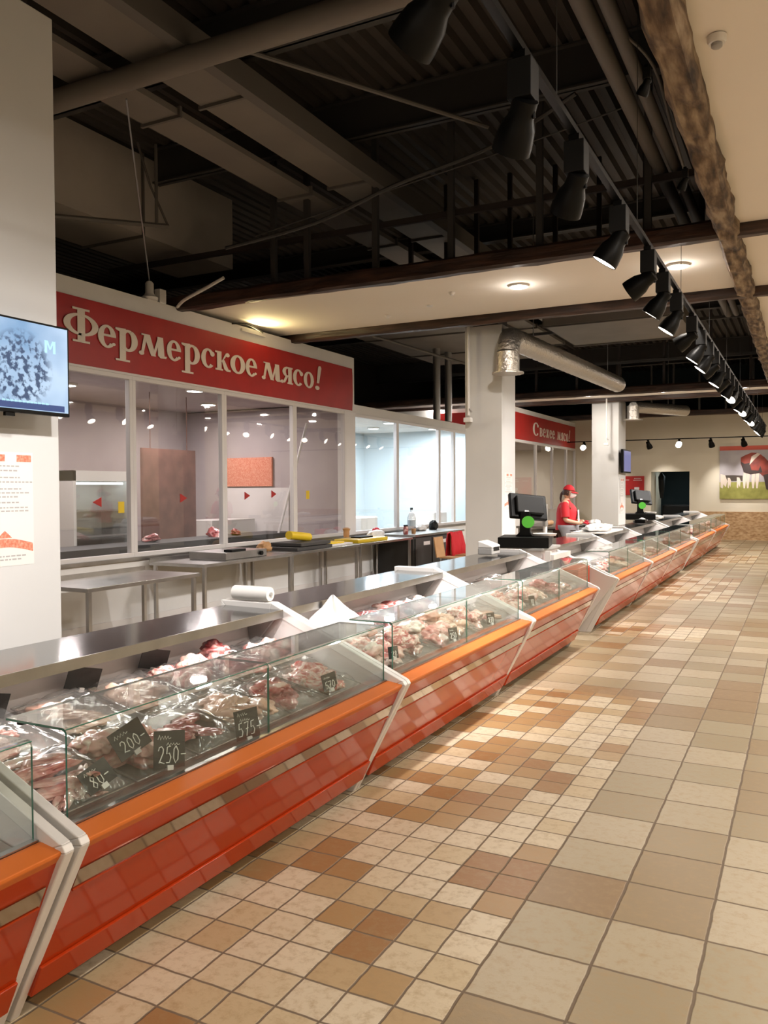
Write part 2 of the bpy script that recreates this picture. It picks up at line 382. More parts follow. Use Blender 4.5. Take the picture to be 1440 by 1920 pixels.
# ---------------------------------------------------------------- roof steel, ducts, pipes
def one(name, b, m_, label, cat, group=None, **k): return tag(b.build(name, m_, **k), label, cat, group)
def ibeam_x(y, z0, z1, label, fl=.16):
    X0 = -7.6 if y < 12 else -13.8
    b = MB(); b.box(X0, 4.7, y-.012, y+.012, z0, z1); b.box(X0, 4.7, y-fl/2, y+fl/2, z0, z0+.02); b.box(X0, 4.7, y-fl/2, y+fl/2, z1-.02, z1)
    one('steel_beam', b, 'steelg', label, 'steel beam', 'steel roof beams')
ibeam_x(8.35, 5.70, 6.15, 'dark steel roof beam right above the nearest timber beam', .14)
ibeam_x(6.35, 5.72, 6.15, 'steel roof beam just behind the round grey pipe')
ibeam_x(13.3, 5.85, 6.15, 'dark steel roof beam seen over the first white ceiling strip')
ibeam_x(19.8, 5.7, 6.15, 'dark steel roof beam far back above the ducts')
ibeam_x(26.5, 5.5, 6.15, 'dark steel roof beam above the cream end wall')
def duct(x0, x1, y0, y1, z0, z1, label, group=None, mm='duct'):
    t = thing('air_duct', label, 'duct', ((x0+x1)/2, y0, z0), group)
    MB().box(x0, x1, y0, y1, z0, z1).build('duct_body', mm, t)
    y = y0+.02
    while y < y1:
        MB().box(x0-.03, x1+.03, y, y+.03, z0-.03, z1+.02).build('duct_flange', 'ductd', t); y += 2.35
    return t
duct(-5.10, -4.62, -3.2, 20.5, 5.32, 5.38, 'pale rectangular duct, the right one of two narrow ones under the roof', 'rectangular roof ducts')
duct(-5.82, -5.38, -3.2, 20.5, 5.30, 5.36, 'pale rectangular duct, the left one of two narrow ones under the roof', 'rectangular roof ducts')
MB_ = MB(); MB_.box(-4.585, -4.47, -3.2, 20.5, 5.28, 5.5); one('cable_tray', MB_, 'ductd', 'grey cable tray fixed along the right narrow duct', 'cable tray')
duct(-8.85, -7.78, 1.2, 10.2, 5.06, 6.1, 'very large pale duct box above the near kiosk', 'rectangular roof ducts', 'duct2')
duct(-8.6, -5.95, 13.6, 20.0, 4.95, 5.5, 'wide flat duct above the glazed rooms beyond the first sign', 'rectangular roof ducts')
duct(-4.4, -2.0, 15.2, 17.6, 4.75, 5.25, 'pale duct box behind the second timber beam', 'rectangular roof ducts')
for (p0, p1, r, l) in [((-9, 5.36, 5.2), (-1.3, 5.30, 5.2), .095, 'thick round grey pipe crossing near the viewer below the roof'),
    ((-1.41, .5, 5.0), (-1.33, 17, 5.0), .065, 'round pipe running beside the log, left of a pair'),
    ((-1.24, .5, 5.0), (-1.19, 17, 5.0), .055, 'round pipe running beside the log, right of a pair'),
    ((-7.6, 13.45, 4.7), (-7.1, 21, 4.7), .03, 'thin pipe running above the glazed rooms')]:
    one('roof_pipe', MB().tube([p0, [(a+c)/2 for a, c in zip(p0, p1)], p1], r, 14), 'duct' if r > .09 else 'ductd', l, 'pipe', smooth=True)
one('roof_brace', MB().tube([(-4.2, 5.6, 5.35), (-3.0, 8.3, 5.5)], .022, 8), 'ductd', 'thin diagonal rod below the ribbed roof', 'brace')
one('roof_brace', MB().tube([(-1.62, 1.0, 5.0), (-1.55, 5.0, 5.02)], .016, 8), 'ductd', 'thin conduit left of the pipe pair near the top edge', 'conduit')
def cable(pts, r, m_, name, label, cat, group=None):
    P = [Vector(p) for p in pts]; out = []
    for i in range(len(P)-1):
        p0, p1, p2, p3 = P[max(i-1, 0)], P[i], P[i+1], P[min(i+2, len(P)-1)]
        for k in range(6):
            t = k/6; out.append(.5*((2*p1)+(p2-p0)*t+(2*p0-5*p1+4*p2-p3)*t*t+(3*p1-p0-3*p2+p3)*t**3))
    out.append(P[-1]); return one(name, MB().tube(out, r, 7), m_, label, cat, group, smooth=True)
cable([(-6.2, 8.0, 4.6), (-5.0, 8.1, 4.75), (-4.0, 8.1, 5.0), (-2.9, 8.2, 5.25), (-2.0, 8.0, 5.5)], .022, 'steelg', 'cable_bundle', 'dark cable bundle sagging in front of the hanger posts', 'cable')
cable([(-5.8, 8.05, 4.7), (-4.3, 8.15, 4.95), (-2.6, 8.1, 5.15), (-1.4, 7.8, 5.2)], .008, 'steelg', 'roof_cable', 'single thin cable above the cable bundle', 'cable')
cable([(-1.2, 6.2, 5.0), (-1.05, 6.6, 4.9), (-.95, 6.9, 4.5), (-.92, 7.4, 4.35)], .012, 'ductd', 'roof_cable', 'thin cable curling down from the pipe pair beside the log', 'cable')
for i, x in enumerate([-6.04, -5.54, -4.58, -3.61, -2.58, -1.45]):
    one('hanger_post', MB().box(x-.035, x+.035, 8.74, 8.80, 4.3, 6.15), 'steelg', 'grey steel hanger post rising from the nearest timber beam', 'post', 'hanger posts over the nearest timber beam')
for i, x in enumerate([-5.9, -5.3, -4.72, -4.25, -3.75, -3.1, -2.5, -1.9, -1.2]):
    one('hanger_post', MB().box(x-.03, x+.03, 11.26, 11.32, 4.3, 6.15), 'steeld', 'dark steel hanger post rising from the second timber beam', 'post', 'hanger posts over the second timber beam')
for i, x in enumerate([-6.5, -5.4, -4.3, -3.2, -2.1, -1.2]):
    one('hanger_post', MB().box(x-.03, x+.03, 21.75, 21.81, 4.3, 6.15), 'steeld', 'dark steel hanger post above the far white ceiling strip', 'post', 'hanger posts over the far ceiling strip')
for i, x in enumerate([-6.0, -4.6, -3.9, -3.1, -2.3, -1.5]):
    one('hanger_post', MB().box(x-.03, x+.03, 28.6, 28.66, 4.25, 6.15), 'steelg', 'thin grey hanger post above the cream end wall', 'post', 'hanger posts over the end wall')
one('steel_rail', MB().box(-9, -.8, 8.9, 8.95, 4.85, 4.92), 'steeld', 'dark horizontal rail tying the hanger posts over the first ceiling strip', 'rail')
one('steel_rail', MB().box(-9, -.8, 21.69, 21.75, 4.9, 4.97), 'steelg', 'dark horizontal rail tying the far hanger posts', 'rail')
one('steel_rail', MB().box(-6.6, -.8, 17.9, 17.95, 5.1, 5.16), 'steelg', 'dark horizontal rail behind the pale duct box', 'rail')
one('hanger_rod', MB().tube([(-5.43, 5.6, 5.2), (-7.55, 8.15, 4.41)], .008, 6), 'galv', 'thin cord running from the round pipe down to the lamp head', 'cord')
b = MB().tube([(-8.2, 5.2, 4.62), (-7.0, 7.9, 4.95)], .03, 8)
b.tube([(-7.05, 7.75, 4.95), (-7.05, 7.75, 5.9)], .02, 6).tube([(-7.0, 7.9, 4.95), (-7.1, 7.7, 5.4), (-7.2, 7.6, 5.9)], .014, 6)
one('pipe_bracket', b, 'ductd', 'dark pipe on hanger bracket in front of the large duct box', 'pipe')
t = thing('hanging_siren', 'white bell shaped device hanging just above the first sign', 'device', (-7.55, 8.15, 4.15))
MB().lathe([(.10, 0), (.11, .04), (.07, .07), (.055, .10), (.055, .22), (.03, .25)], (-7.55, 8.15, 4.15)).build('bell', 'white', t, smooth=True)
MB().box(-7.59, -7.49, 8.28, 8.40, 4.15, 4.33).build('junction_box', 'white', t, bevel=.008)
cable([(-7.48, 8.6, 4.15), (-7.2, 8.42, 4.18), (-6.85, 8.40, 4.28), (-6.55, 8.40, 4.38)], .022, 'white', 'white_hose', 'white curved hose at the left end of the nearest timber beam', 'hose')
cable([(-7.42, 9.7, 4.12), (-7.38, 10.0, 4.16), (-7.38, 10.4, 4.1)], .012, 'blackm', 'loose_cable', 'short black cord looped on top of the sign wall', 'cord')
# silver flexible duct in front of the middle column
t = thing('silver_ventilation_duct', 'silver foil round ventilation duct with a downward elbow by the middle column', 'duct', (-3.95, 11.75, 3.7))
MB().lathe([(.235, -.02), (.235, 0), (.17, .015), (.172, .2), (.165, .30)], (-3.93, 11.72, 3.42), seg=24).build('outlet', 'foil', t, smooth=True)
pts = [(-3.93, 11.72, 3.70), (-3.93, 11.76, 3.84), (-3.94, 11.86, 3.93), (-3.95, 12.0, 3.96)]
MB().tube(pts, .172, 20).build('elbow', 'foil', t, smooth=True)
pts = []; rs = []
for i in range(76):
    pts.append((-3.95 + i*.004, 12.0+i*.085, 3.96)); rs.append(.165 + .008*math.sin(i*1.9))
MB().tube(pts, rs, 20).build('duct_run', 'foil', t, smooth=True)
for y in (13.0, 18.6): MB().tube([(-3.93, y, 4.1), (-3.93, y, 6.15)], .008, 6).build('hanger', 'galv', t)
t = thing('silver_duct_outlet', 'silver downward duct outlet beside the far column top', 'duct', (-4.3, 23.4, 3.8))
MB().lathe([(.27, 0), (.27, .02), (.17, .03), (.17, .4)], (-4.35, 23.95, 3.62), seg=20).build('outlet', 'foil', t, smooth=True)
MB().tube([(-4.35, 23.95, 3.98), (-4.2, 24.3, 4.0), (-3.2, 26.0, 4.0)], .16, 14).build('elbow', 'foil', t, smooth=True)
MB().tube([(-3.6, 25.3, 4.1), (-3.6, 25.3, 6.15)], .008, 6).build('hanger', 'galv', t)
for k, (x, y) in enumerate([(-7.62, 17.6), (-7.58, 18.2)]):
    one('vertical_duct', MB().tube([(x, y, 3.31), (x, y, 5.0)], .085, 16), 'galv', 'silver upright pipe on the roof of the glazed room, ' + ('left' if k == 0 else 'right') + ' of the pair', 'pipe', 'upright pipes on the kiosk roof', smooth=True)
def drop_pole(x, y, z0, z1, label):
    t = thing('drop_pole', label, 'pole', (x, y, z0))
    MB().tube([(x, y, z0), (x, y, z1)], .022, 8).build('pole', 'white', t, smooth=True)
    MB().box(x-.07, x+.05, y-.05, y+.05, z0-.1, z0-.03).build('socket', 'white', t, bevel=.01)
    MB().tube([(x, y, z0+.12), (x+.06, y-.03, z0+.05)], .012, 6).build('clip', 'grey', t)
drop_pole(-4.62, 11.9, 2.83, 4.2, 'white drop pole with a socket in front of the middle column')
drop_pole(-4.95, 23.3, 3.0, 4.2, 'thin white drop pole with a socket in front of the far column')
# smoke detector, sprinklers
t = thing('smoke_detector', 'white round smoke detector on the white ceiling, upper right', 'smoke detector', (-.46, 5.0, 4.2))
MB().lathe([(.052, 4.215), (.052, 4.19), (.045, 4.175)], (-.46, 5.0, 0), seg=20).build('base', 'white', t, smooth=True)
MB().lathe([(.030, 4.176), (.030, 4.158), (.020, 4.150)], (-.46, 5.0, 0), seg=20).build('sensor_head', 'grey', t, smooth=True)
for k, (px, py, l) in enumerate([(-4.05, 9.85, 'small ceiling sprinkler left of the left near downlight'), (-5.4, 10.7, 'small round detector near the yellow glow on the first ceiling strip'), (-4.6, 10.4, 'faint flat round plate on the first ceiling strip')]):
    one('ceiling_fitting', MB().lathe([(.045, 4.22), (.045, 4.205), (.02, 4.18 if k != 2 else 4.2)], (px, py, 0), seg=14), 'white', l, 'fitting', smooth=True)

# ---------------------------------------------------------------- lights
def downlight(x, y, p, label, group, r=.12, col=WARM, z=ZC):
    t = thing('ceiling_downlight', label, 'downlight', (x, y, z), group)
    MB().lathe([(r+.02, z+.02), (r+.02, z-.004), (r, z-.008)], (x, y, 0), seg=24).build('rim', 'white', t)
    MB().lathe([(r, z-.009), (r*.6, z-.012)], (x, y, 0), seg=24).build('diffuser', 'lamp', t)
    light('AREA', 'downlight_lamp', (x, y, z-.03), p, col, t, size=2*r)
    return t
for i, (x, y) in enumerate(HALL_DOWN):
    downlight(x, y, P_HALL, 'recessed round downlight in the white ceiling over the aisle to the right', 'aisle downlights', z=ZC+.02)
SL = ['left round downlight glowing on the near white ceiling strip', 'right round downlight glowing on the near white ceiling strip behind the track',
      'left round downlight on the far narrow ceiling strip between the columns', 'middle round downlight on the far narrow ceiling strip',
      'round downlight on the far strip just left of the middle column', 'round downlight on the far strip, leftmost above the glazed room', 'rightmost round downlight on the far strip beside the track']
for i, (x, y) in enumerate(STRIP_DOWN):
    t = downlight(x, y, P_STRIP, SL[i], 'strip downlights', r=.105 if i < 2 else .15)
    light('POINT', 'added_strip_fill', (x, y, ZC-.14), 4 if i < 2 else 16, WARM, t, size=.04)  # point light added below the disc to brighten the ceiling around it
# warm lamp lying on the wall top
t = thing('wall_top_lamp', 'warm lamp on top of the sign wall lighting the ceiling strip yellow', 'lamp', (-7.3, 10.2, 4.0))
MB().box(-7.50, -7.465, 10.0, 10.6, 4.07, 4.11).build('housing', 'white', t)
light('AREA', 'wall_top_glow', (-7.44, 10.3, 4.09), 16, (1.0, .80, .38), t, size=.22, target=(-6.5, 10.3, 4.30))

# spotlights on the tracks
def aim_mat(d):
    return Vector(d).to_track_quat('Z', 'Y').to_matrix().to_4x4()
def spotlight(x, y, z, d, label, group, lit=0.0, s=1.0, box=True):
    t = thing('track_spotlight', label, 'spotlight', (x, y, z), group)
    MB().box(x-.028*s, x+.028*s, y-.06*s, y+.06*s, z-.03*s, z).build('track_adapter', 'black', t)
    if box: MB().box(x-.055*s, x+.055*s, y-.06*s, y+.06*s, z-.20*s, z-.03*s).build('driver_box', 'blackm', t, bevel=.004)
    zb = z-(.19 if box else .05)*s
    d = Vector(d).normalized(); c = Vector((x, y, zb-.045*s)); A = aim_mat(d)
    MB().tube([(x, y, zb+.01), (x+.05*s, y, zb-.03*s), (x+.05*s, y, zb-.09*s)], .008*s, 6).build('yoke', 'black', t)
    o = MB().lathe([(.03*s, -.05*s), (.056*s, -.045*s), (.058*s, .0), (.060*s, .03*s), (.080*s, .075*s), (.090*s, .15*s), (.090*s, .18*s), (.084*s, .18*s), (.075*s, .15*s)], (0, 0, 0), 20, A)
    o.v = [tuple(Vector(p)+c) for p in o.v]; o.build('lamp_head', 'black', t, smooth=True)
    o = MB().lathe([(.083*s, .176*s), (.035*s, .178*s)], (0, 0, 0), 18, A); o.v = [tuple(Vector(p)+c) for p in o.v]
    o.build('lens', 'lamp', t)
    if lit:
        q = c + d*.20*s
        light('SPOT', 'spot_lamp', q, lit, NEUT, t, size=.06, target=q+d, spot=R_(66), blend=1.0)
    return t
ZT = 3.60
b = MB().box(-1.14, -1.10, -1.5, 28.3, ZT, ZT+.035)
b2 = one('lighting_track', b, 'black', 'long black lighting track running down the aisle', 'lighting track'); b2.rotation_euler = (0, 0, R_(0))
for k, y in enumerate([1.5, 4.1, 6.3, 8.7, 11.4, 14, 17, 20, 23.3, 26]):
    one('track_wire', MB().tube([(-1.12, y, ZT+.035), (-1.12, y, 6.15 if k not in (3, 4, 8) else 4.2)], .0025, 5), 'steelg', 'thin suspension wire of the long track', 'wire', 'track suspension wires')
SY = [1.2, 2.62, 3.55, 4.5, 5.65, 6.8, 7.55, 8.4, 9.6, 10.5, 11.4, 12.2, 13.1, 14, 14.9, 15.8, 16.8, 17.8, 18.8, 19.8, 20.8, 21.8, 22.8, 23.8, 24.8, 25.8, 26.8]
ORD = ['nearest', 'second', 'third', 'fourth', 'fifth', 'sixth', 'seventh', 'eighth', 'ninth', 'tenth', 'eleventh', 'twelfth', 'thirteenth', 'fourteenth', 'fifteenth', 'sixteenth', 'seventeenth', 'eighteenth', 'nineteenth', 'twentieth']
for i, y in enumerate(SY):
    d = (-1.25 - .25*random.random(), -.25+.4*random.random(), -1.9)
    if i in (2, 3): d = (-1.1, 1.15, -1.7)
    if i == 0: d = (-3, 2.0, -2.0)
    if i == 1: d = (-2.9, 1.1, -2.2)
    if i in (5, 8, 11, 13, 16, 19, 22): d = (-3.6, .5, -2.2)
    if i in (15, 18, 21): d = (-.7, -1.2, -1.3)
    l = ('black track spotlight, %s from the near end of the long track' % ORD[i]) if i < 13 else 'small black spotlight in the dense far run of the long track'
    spotlight(-1.12, y, ZT, d, l, 'spotlights on the long track' if i < 13 else 'far spotlights on the long track', lit=P_SPOT, s=1.0)
one('lighting_track', MB().box(-9, 4.5, 28.08, 28.12, 3.28, 3.31), 'black', 'black lighting track hung before the cream end wall', 'lighting track')
for k, (x, l, d, lit) in enumerate([(-6.72, 'lit spotlight left of the far column, beside the second sign', (0.1, -1, -.5), 20), (-6.35, 'black spotlight just left of the far column', (.3, .5, -1), 110),
    (-4.62, 'black spotlight on the end wall track above the red panel', (.3, .6, -1), 110), (-3.65, 'brightly lit spotlight facing the viewer above the doorway', (.1, -1, -.35), 25),
    (-2.7, 'black spotlight between the doorway and the cow picture', (.2, .6, -1), 110), (-1.75, 'black spotlight over the cow picture', (.2, .8, -1), 110)]):
    spotlight(x, 28.1, 3.28, d, l, 'spotlights on the end wall track', lit=lit, s=1.05, box=False)
    if k in (0, 3):
        o = MB().lathe([(.03, -.05), (.075, -.02), (.09, .03), (.07, .08), (.02, .10)], (x, 27.93, 3.05), seg=16).build('lit_bulb', 'lamp', bpy.data.objects[-1] if False else None, smooth=True)
        tag(o, 'glowing lamp bulb of the lit spotlight ' + ('beside the second sign' if k == 0 else 'above the doorway'), 'lamp bulb')
for y in (5.0, 6.7):
    spotlight(-.835, y, 4.14, (-.6, .4, -1), 'small dark spotlight tucked beside the log, ' + ('upper' if y < 6 else 'lower') + ' one', 'spotlights beside the log', s=.4)
# ================================================================ DISPLAY CASES
def zd(x): return .600 + (-2.08 - x)*.22
def arc(cx, cz, r, a0, a1, n): return [(cx+r*math.cos(R_(a0+(a1-a0)*i/n)), cz+r*math.sin(R_(a0+(a1-a0)*i/n))) for i in range(n+1)]
def glass_pane(y0, y1, parent, xg=-2.05, z0=.652, z1=.958, back=-2.33):
    r = .02
    outer = [(xg, z0)] + arc(xg-r, z1-r, r, 0, 90, 4) + [(back, z1)]
    t = .008; ri = r-t
    inner = [(xg-t, z0)] + arc(xg-r, z1-r, ri, 0, 90, 4) + [(back, z1-t)]
    b = MB(); n = len(outer)
    for pts in (outer, inner):
        vs = [(x, y, z) for y in (y0, y1) for x, z in pts]; b.add(vs, [(i, i+1, n+i+1, n+i) for i in range(1)], 0); b.add(vs, [(i, i+1, n+i+1, n+i) for i in range(1, n-1)], 2 if pts is outer else 0)
    b.tube([(xg-.004, y0, z1-.004), (xg-.004, y1, z1-.004)], .0022, 5, 1)
    for y in (y0, y1):
        vs = [(x, y, z) for x, z in outer] + [(x, y, z) for x, z in inner]; b.add(vs, [(i, i+1, n+i+1, n+i) for i in range(n-1)], 1)
    b.quad((back, y0, z1), (back, y1, z1), (back, y1, z1-t), (back, y0, z1-t), 1)
    return b.build('front_glass', ['glass', 'glassedge', 'glasstop'], parent)
def end_panel(y0, y1, parent, edge='silver'):
    prof = [(-2.255, .0), (-1.925, .636), (-1.94, .658), (-2.80, 1.035), (-3.17, 1.035), (-3.17, .0)]
    o = MB().prism([(-2.29, .0), (-1.985, .63), (-2.82, 1.0), (-3.15, 1.0), (-3.15, .0)], y0+.006, y1-.006).build('end_panel', 'whitep', parent)
    # edge profile: a band following the outline
    w_ = .055; inn = [(-2.315, .0), (-1.995, .624), (-2.01, .631), (-2.815, .985), (-3.115, .985), (-3.115, .0)]
    b = MB()
    for i in range(5):
        a, c, d, e = prof[i], prof[i+1], inn[i+1], inn[i]
        b.prism([a, c, d, e], y0, y1)
    b.build('edge_profile', edge, o, bevel=.004)
    return o
def display_case(y0, y1, label, panes=2, lead=.06, top=True, wide_end=False, plinth=True):
    t = thing('meat_display_case', label, 'display case', (-2.55, (y0+y1)/2, 0), 'orange refrigerated meat display cases')
    MB().prism([(-2.02, .56), (-2.03, .636), (-2.062, .636), (-2.075, .590), (-2.93, .778), (-2.97, .98), (-3.14, .98), (-3.14, .10), (-2.28, .10)], y0+.035, y1-.035).build('body', 'whitep', t)
    MB().prism([(-2.08, .592), (-2.925, .778), (-2.925, .784), (-2.08, .598)], y0+.04, y1-.04).build('display_deck', 'deck_steel', t)
    MB().prism([(-2.02, .652), (-2.036, .652), (-2.036, .60), (-1.965, .60), (-1.945, .628), (-1.944, .640)], y0+.02, y1-.02).build('top_trim', 'orange', t, bevel=.003)
    MB().prism([(-2.037, .658), (-2.062, .658), (-2.062, .638), (-2.037, .638)], y0+.02, y1-.02).build('glass_channel', 'ss', t)
    def pt(s, off=0):  # point along the slanted front, s 0 top..1 bottom
        x = -1.952 + (-2.205+1.952)*s; z = .626 + (.085-.626)*s; return (x + off*.93, z - off*.37)
    fp = MB().prism([pt(0), pt(1), pt(1, -.03), pt(0, -.03)], y0+.03, y1-.03).build('front_panel', 'lacq', t)
    MB().prism([pt(.175, .001), pt(.175, .005), pt(.30, .005), pt(.30, .001)], y0+.05, y1-.05).build('steel_strip', 'ssm', fp)
    MB().prism([pt(.30, .001), pt(.30, .010), pt(.31, .010), pt(.31, .001)], y0+.05, y1-.05).build('strip_rim', 'lacq', fp)
    MB().prism([pt(.80, .0), pt(.80, .012), pt(1.0, .012), pt(1.0, .0)], y0+.03, y1-.03).build('kick_panel', 'lacq', fp, bevel=.003)
    for yy in (y0+.25, y1-.25):
        for xx in (-2.42, -3.0): MB().lathe([(.03, 0), (.03, .02), (.015, .03), (.015, .12)], (xx, yy, 0), seg=12).build('foot', 'blackm', t)
    end_panel(y0, y0+.036, t); end_panel(y1-.036, y1, t)
    sh = MB().prism([(-2.72, .975), (-2.72, 1.0), (-3.14, 1.005), (-3.14, .982), (-2.97, .982)], y0+.04, y1-.04).build('rear_shelf', 'ssd', t)
    MB().prism([(-2.712, .955), (-2.712, 1.002), (-2.722, 1.002), (-2.722, .955)], y0+.04, y1-.04).build('shelf_lip', 'ss', sh)
    lt = MB().tube([(-2.76, y0+.12, .958), (-2.76, y1-.12, .958)], .011, 8).build('added_case_tube', 'tube_added', sh)  # tube and area light added under the shelf to brighten the meat
    if P_CASE: light('AREA', 'added_case_fill', (-2.745, (y0+y1)/2, .945), P_CASE*(y1-y0), (1, .93, .88), sh, size=(y1-y0-.3, .03), target=(-2.35, (y0+y1)/2, .6))
    for yy in (y0+.04, y1-.065):
        MB().prism([(-2.74, .974), (-2.96, .974), (-2.94, .79), (-2.90, .79)], yy, yy+.025).build('shelf_bracket', 'grey', t)
    L = (y1-.04)-(y0+lead); k = L/panes
    for i in range(panes): glass_pane(y0+lead+i*k+.002, y0+lead+(i+1)*k-.002, t)
    return t
CASES = []
CL = [('A', -0.55, 1.735, 'orange meat display case nearest the viewer, cut by the left frame edge'),
      ('B', 1.76, 4.04, 'long orange display case with black price cards, second from the viewer'),
      ('C', 4.045, 6.42, 'orange display case with a white bag inside, in front of the red chair'),
      ('D', 6.425, 8.78, 'orange display case ending at the gap before the first till'),
      ('E', 9.76, 12.17, 'orange display case just beyond the till gap, in front of the standing worker'),
      ('F', 12.18, 14.60, 'orange display case fourth from the far end'),
      ('G', 14.61, 17.50, 'orange display case third from the far end, with the far till behind'),
      ('H', 17.86, 21.50, 'orange display case second from the far end'),
      ('I', 21.51, 25.40, 'orange display case farthest away near the board clad wall')]
for k, y0, y1, l in CL: CASES.append(display_case(y0, y1, l, panes=2 if y1-y0 < 3 else 3))
# clips on the glass of the second case
MB().lathe([(.016, -.012), (.016, .012)], (-2.30, 1.86, .945), seg=12).build('glass_clip', 'black', CASES[1])
# wide silver closing panels at the gaps
for y0, y1, l in ((9.70, 9.755, 'wide silver side panel closing the case beyond the till gap'), (17.78, 17.855, 'wide silver side panel closing the second case from the far end')):
    one('closing_panel', MB().prism([(-2.42, 0), (-1.93, .66), (-2.05, .69), (-2.80, 1.04), (-3.17, 1.04), (-3.17, 0)], y0, y1), 'silver', l, 'panel', bevel=.004)

# ---------------------------------------------------------------- meat
def blob(kind, seed):
    bm = bmesh.new(); bmesh.ops.create_icosphere(bm, subdivisions=4 if kind != 'far' else 3, radius=1)
    sx, sy, sz = {'chunk': (1, .85, .62), 'slab': (1.25, .8, .30), 'roast': (1.5, .8, .6), 'strip': (1.7, .38, .3), 'far': (1.1, .9, .5)}[kind]
    o = Vector((seed*3.7, seed*1.3, seed*2.1))
    for v in bm.verts:
        n1 = noise.noise(v.co*1.1+o); n2 = noise.noise(v.co*2.6+o); n3 = noise.noise(v.co*6+o)
        r = 1 + .42*n1 + .2*n2 + .06*n3
        r -= .22*max(0, .12-abs(noise.noise(v.co*1.5-o)))/.12
        v.co = Vector((v.co.x*r*sx, v.co.y*r*sy, v.co.z*r*sz))
        if v.co.z < -sz*.5: v.co.z = -sz*.5 + (v.co.z+sz*.5)*.15
    zm = min(v.co.z for v in bm.verts)
    for v in bm.verts: v.co.z -= zm; v.co *= .055
    for f in bm.faces: f.smooth = True
    me = bpy.data.meshes.new('meat_piece'); bm.to_mesh(me); bm.free(); return me
PROTO = {k: [blob(k, i+n*7) for i in range(3)] for n, k in enumerate(('chunk', 'slab', 'roast', 'strip', 'far'))}
PM = {}
def meat(x, y, z, kind, mk, label, group, s=1.0, rz=None, tilt=.25, name='meat_piece'):
    key = (kind, random.randrange(3), mk)
    if key not in PM:
        me = PROTO[kind][key[1]].copy(); me.materials.append(M[mk]); PM[key] = me
    o = bpy.data.objects.new(name, PM[key]); sc.collection.objects.link(o)
    o.location = (x, y, z); o.scale = (s*random.uniform(.85, 1.15),)*3
    o.rotation_euler = (random.uniform(-tilt, tilt), random.uniform(-tilt, tilt)*.6+.1, random.uniform(0, 6.28) if rz is None else rz)
    return tag(o, label, 'meat', group)
def tray(x, y, w_, l_, label, group, film=True, h=.045):
    # clear plastic tray, sloping with the deck
    t = thing('plastic_tray', label, 'tray', (x, y, zd(x)+.004), group)
    t.rotation_euler = (0, R_(12.4), 0)
    b = MB(); o = .02
    a = [(-w_/2+o, -l_/2+o, 0), (w_/2-o, -l_/2+o, 0), (w_/2-o, l_/2-o, 0), (-w_/2+o, l_/2-o, 0)]
    c = [(-w_/2, -l_/2, h), (w_/2, -l_/2, h), (w_/2, l_/2, h), (-w_/2, l_/2, h)]
    d = [(-w_/2-.012, -l_/2-.012, h), (w_/2+.012, -l_/2-.012, h), (w_/2+.012, l_/2+.012, h), (-w_/2-.012, l_/2+.012, h)]
    b.add(a+c+d, [(0, 1, 2, 3)] + [(i, (i+1) % 4, 4+(i+1) % 4, 4+i) for i in range(4)] + [(4+i, 4+(i+1) % 4, 8+(i+1) % 4, 8+i) for i in range(4)])
    me = b.build('tray_body', 'pet'); me.parent = t
    rim = MB()
    for i in range(4): rim.tube([d[i], d[(i+1) % 4]], .0025, 5)
    q = rim.build('tray_rim', 'pet'); q.parent = me
    if film:
        b = MB(); n = 12; vs = []
        for i in range(n+1):
            for j in range(n+1):
                u, v = i/n, j/n; e = min(u, 1-u, v, 1-v)*2
                vs.append((-w_/2+u*w_, -l_/2+v*l_, h+.002+min(e*4, 1)*(.05+.025*noise.noise(Vector((u*5+y*3, v*5, x*9))))))
        b.add(vs, [(i*(n+1)+j, i*(n+1)+j+1, (i+1)*(n+1)+j+1, (i+1)*(n+1)+j) for i in range(n) for j in range(n)])
        f = b.build('film_cover', 'film', smooth=True); f.parent = t
    return t
def fill(y, row, kind, mk, n, label, group, film=True, s=1.0, w_=.34, l_=.30, tlabel=None):
    x = -2.31 if row == 'f' else -2.69; n = int(n*1.7); s *= 1.12
    tray(x, y, w_, l_, tlabel or ('clear plastic tray holding the ' + group), 'trays of the ' + group, film)
    for i in range(n):
        px = x + random.uniform(-w_*.38, w_*.26); py = y + random.uniform(-l_*.34, l_*.34)
        meat(px, py, zd(px)+.008+.02*(i//4), kind, mk, label, group, s)
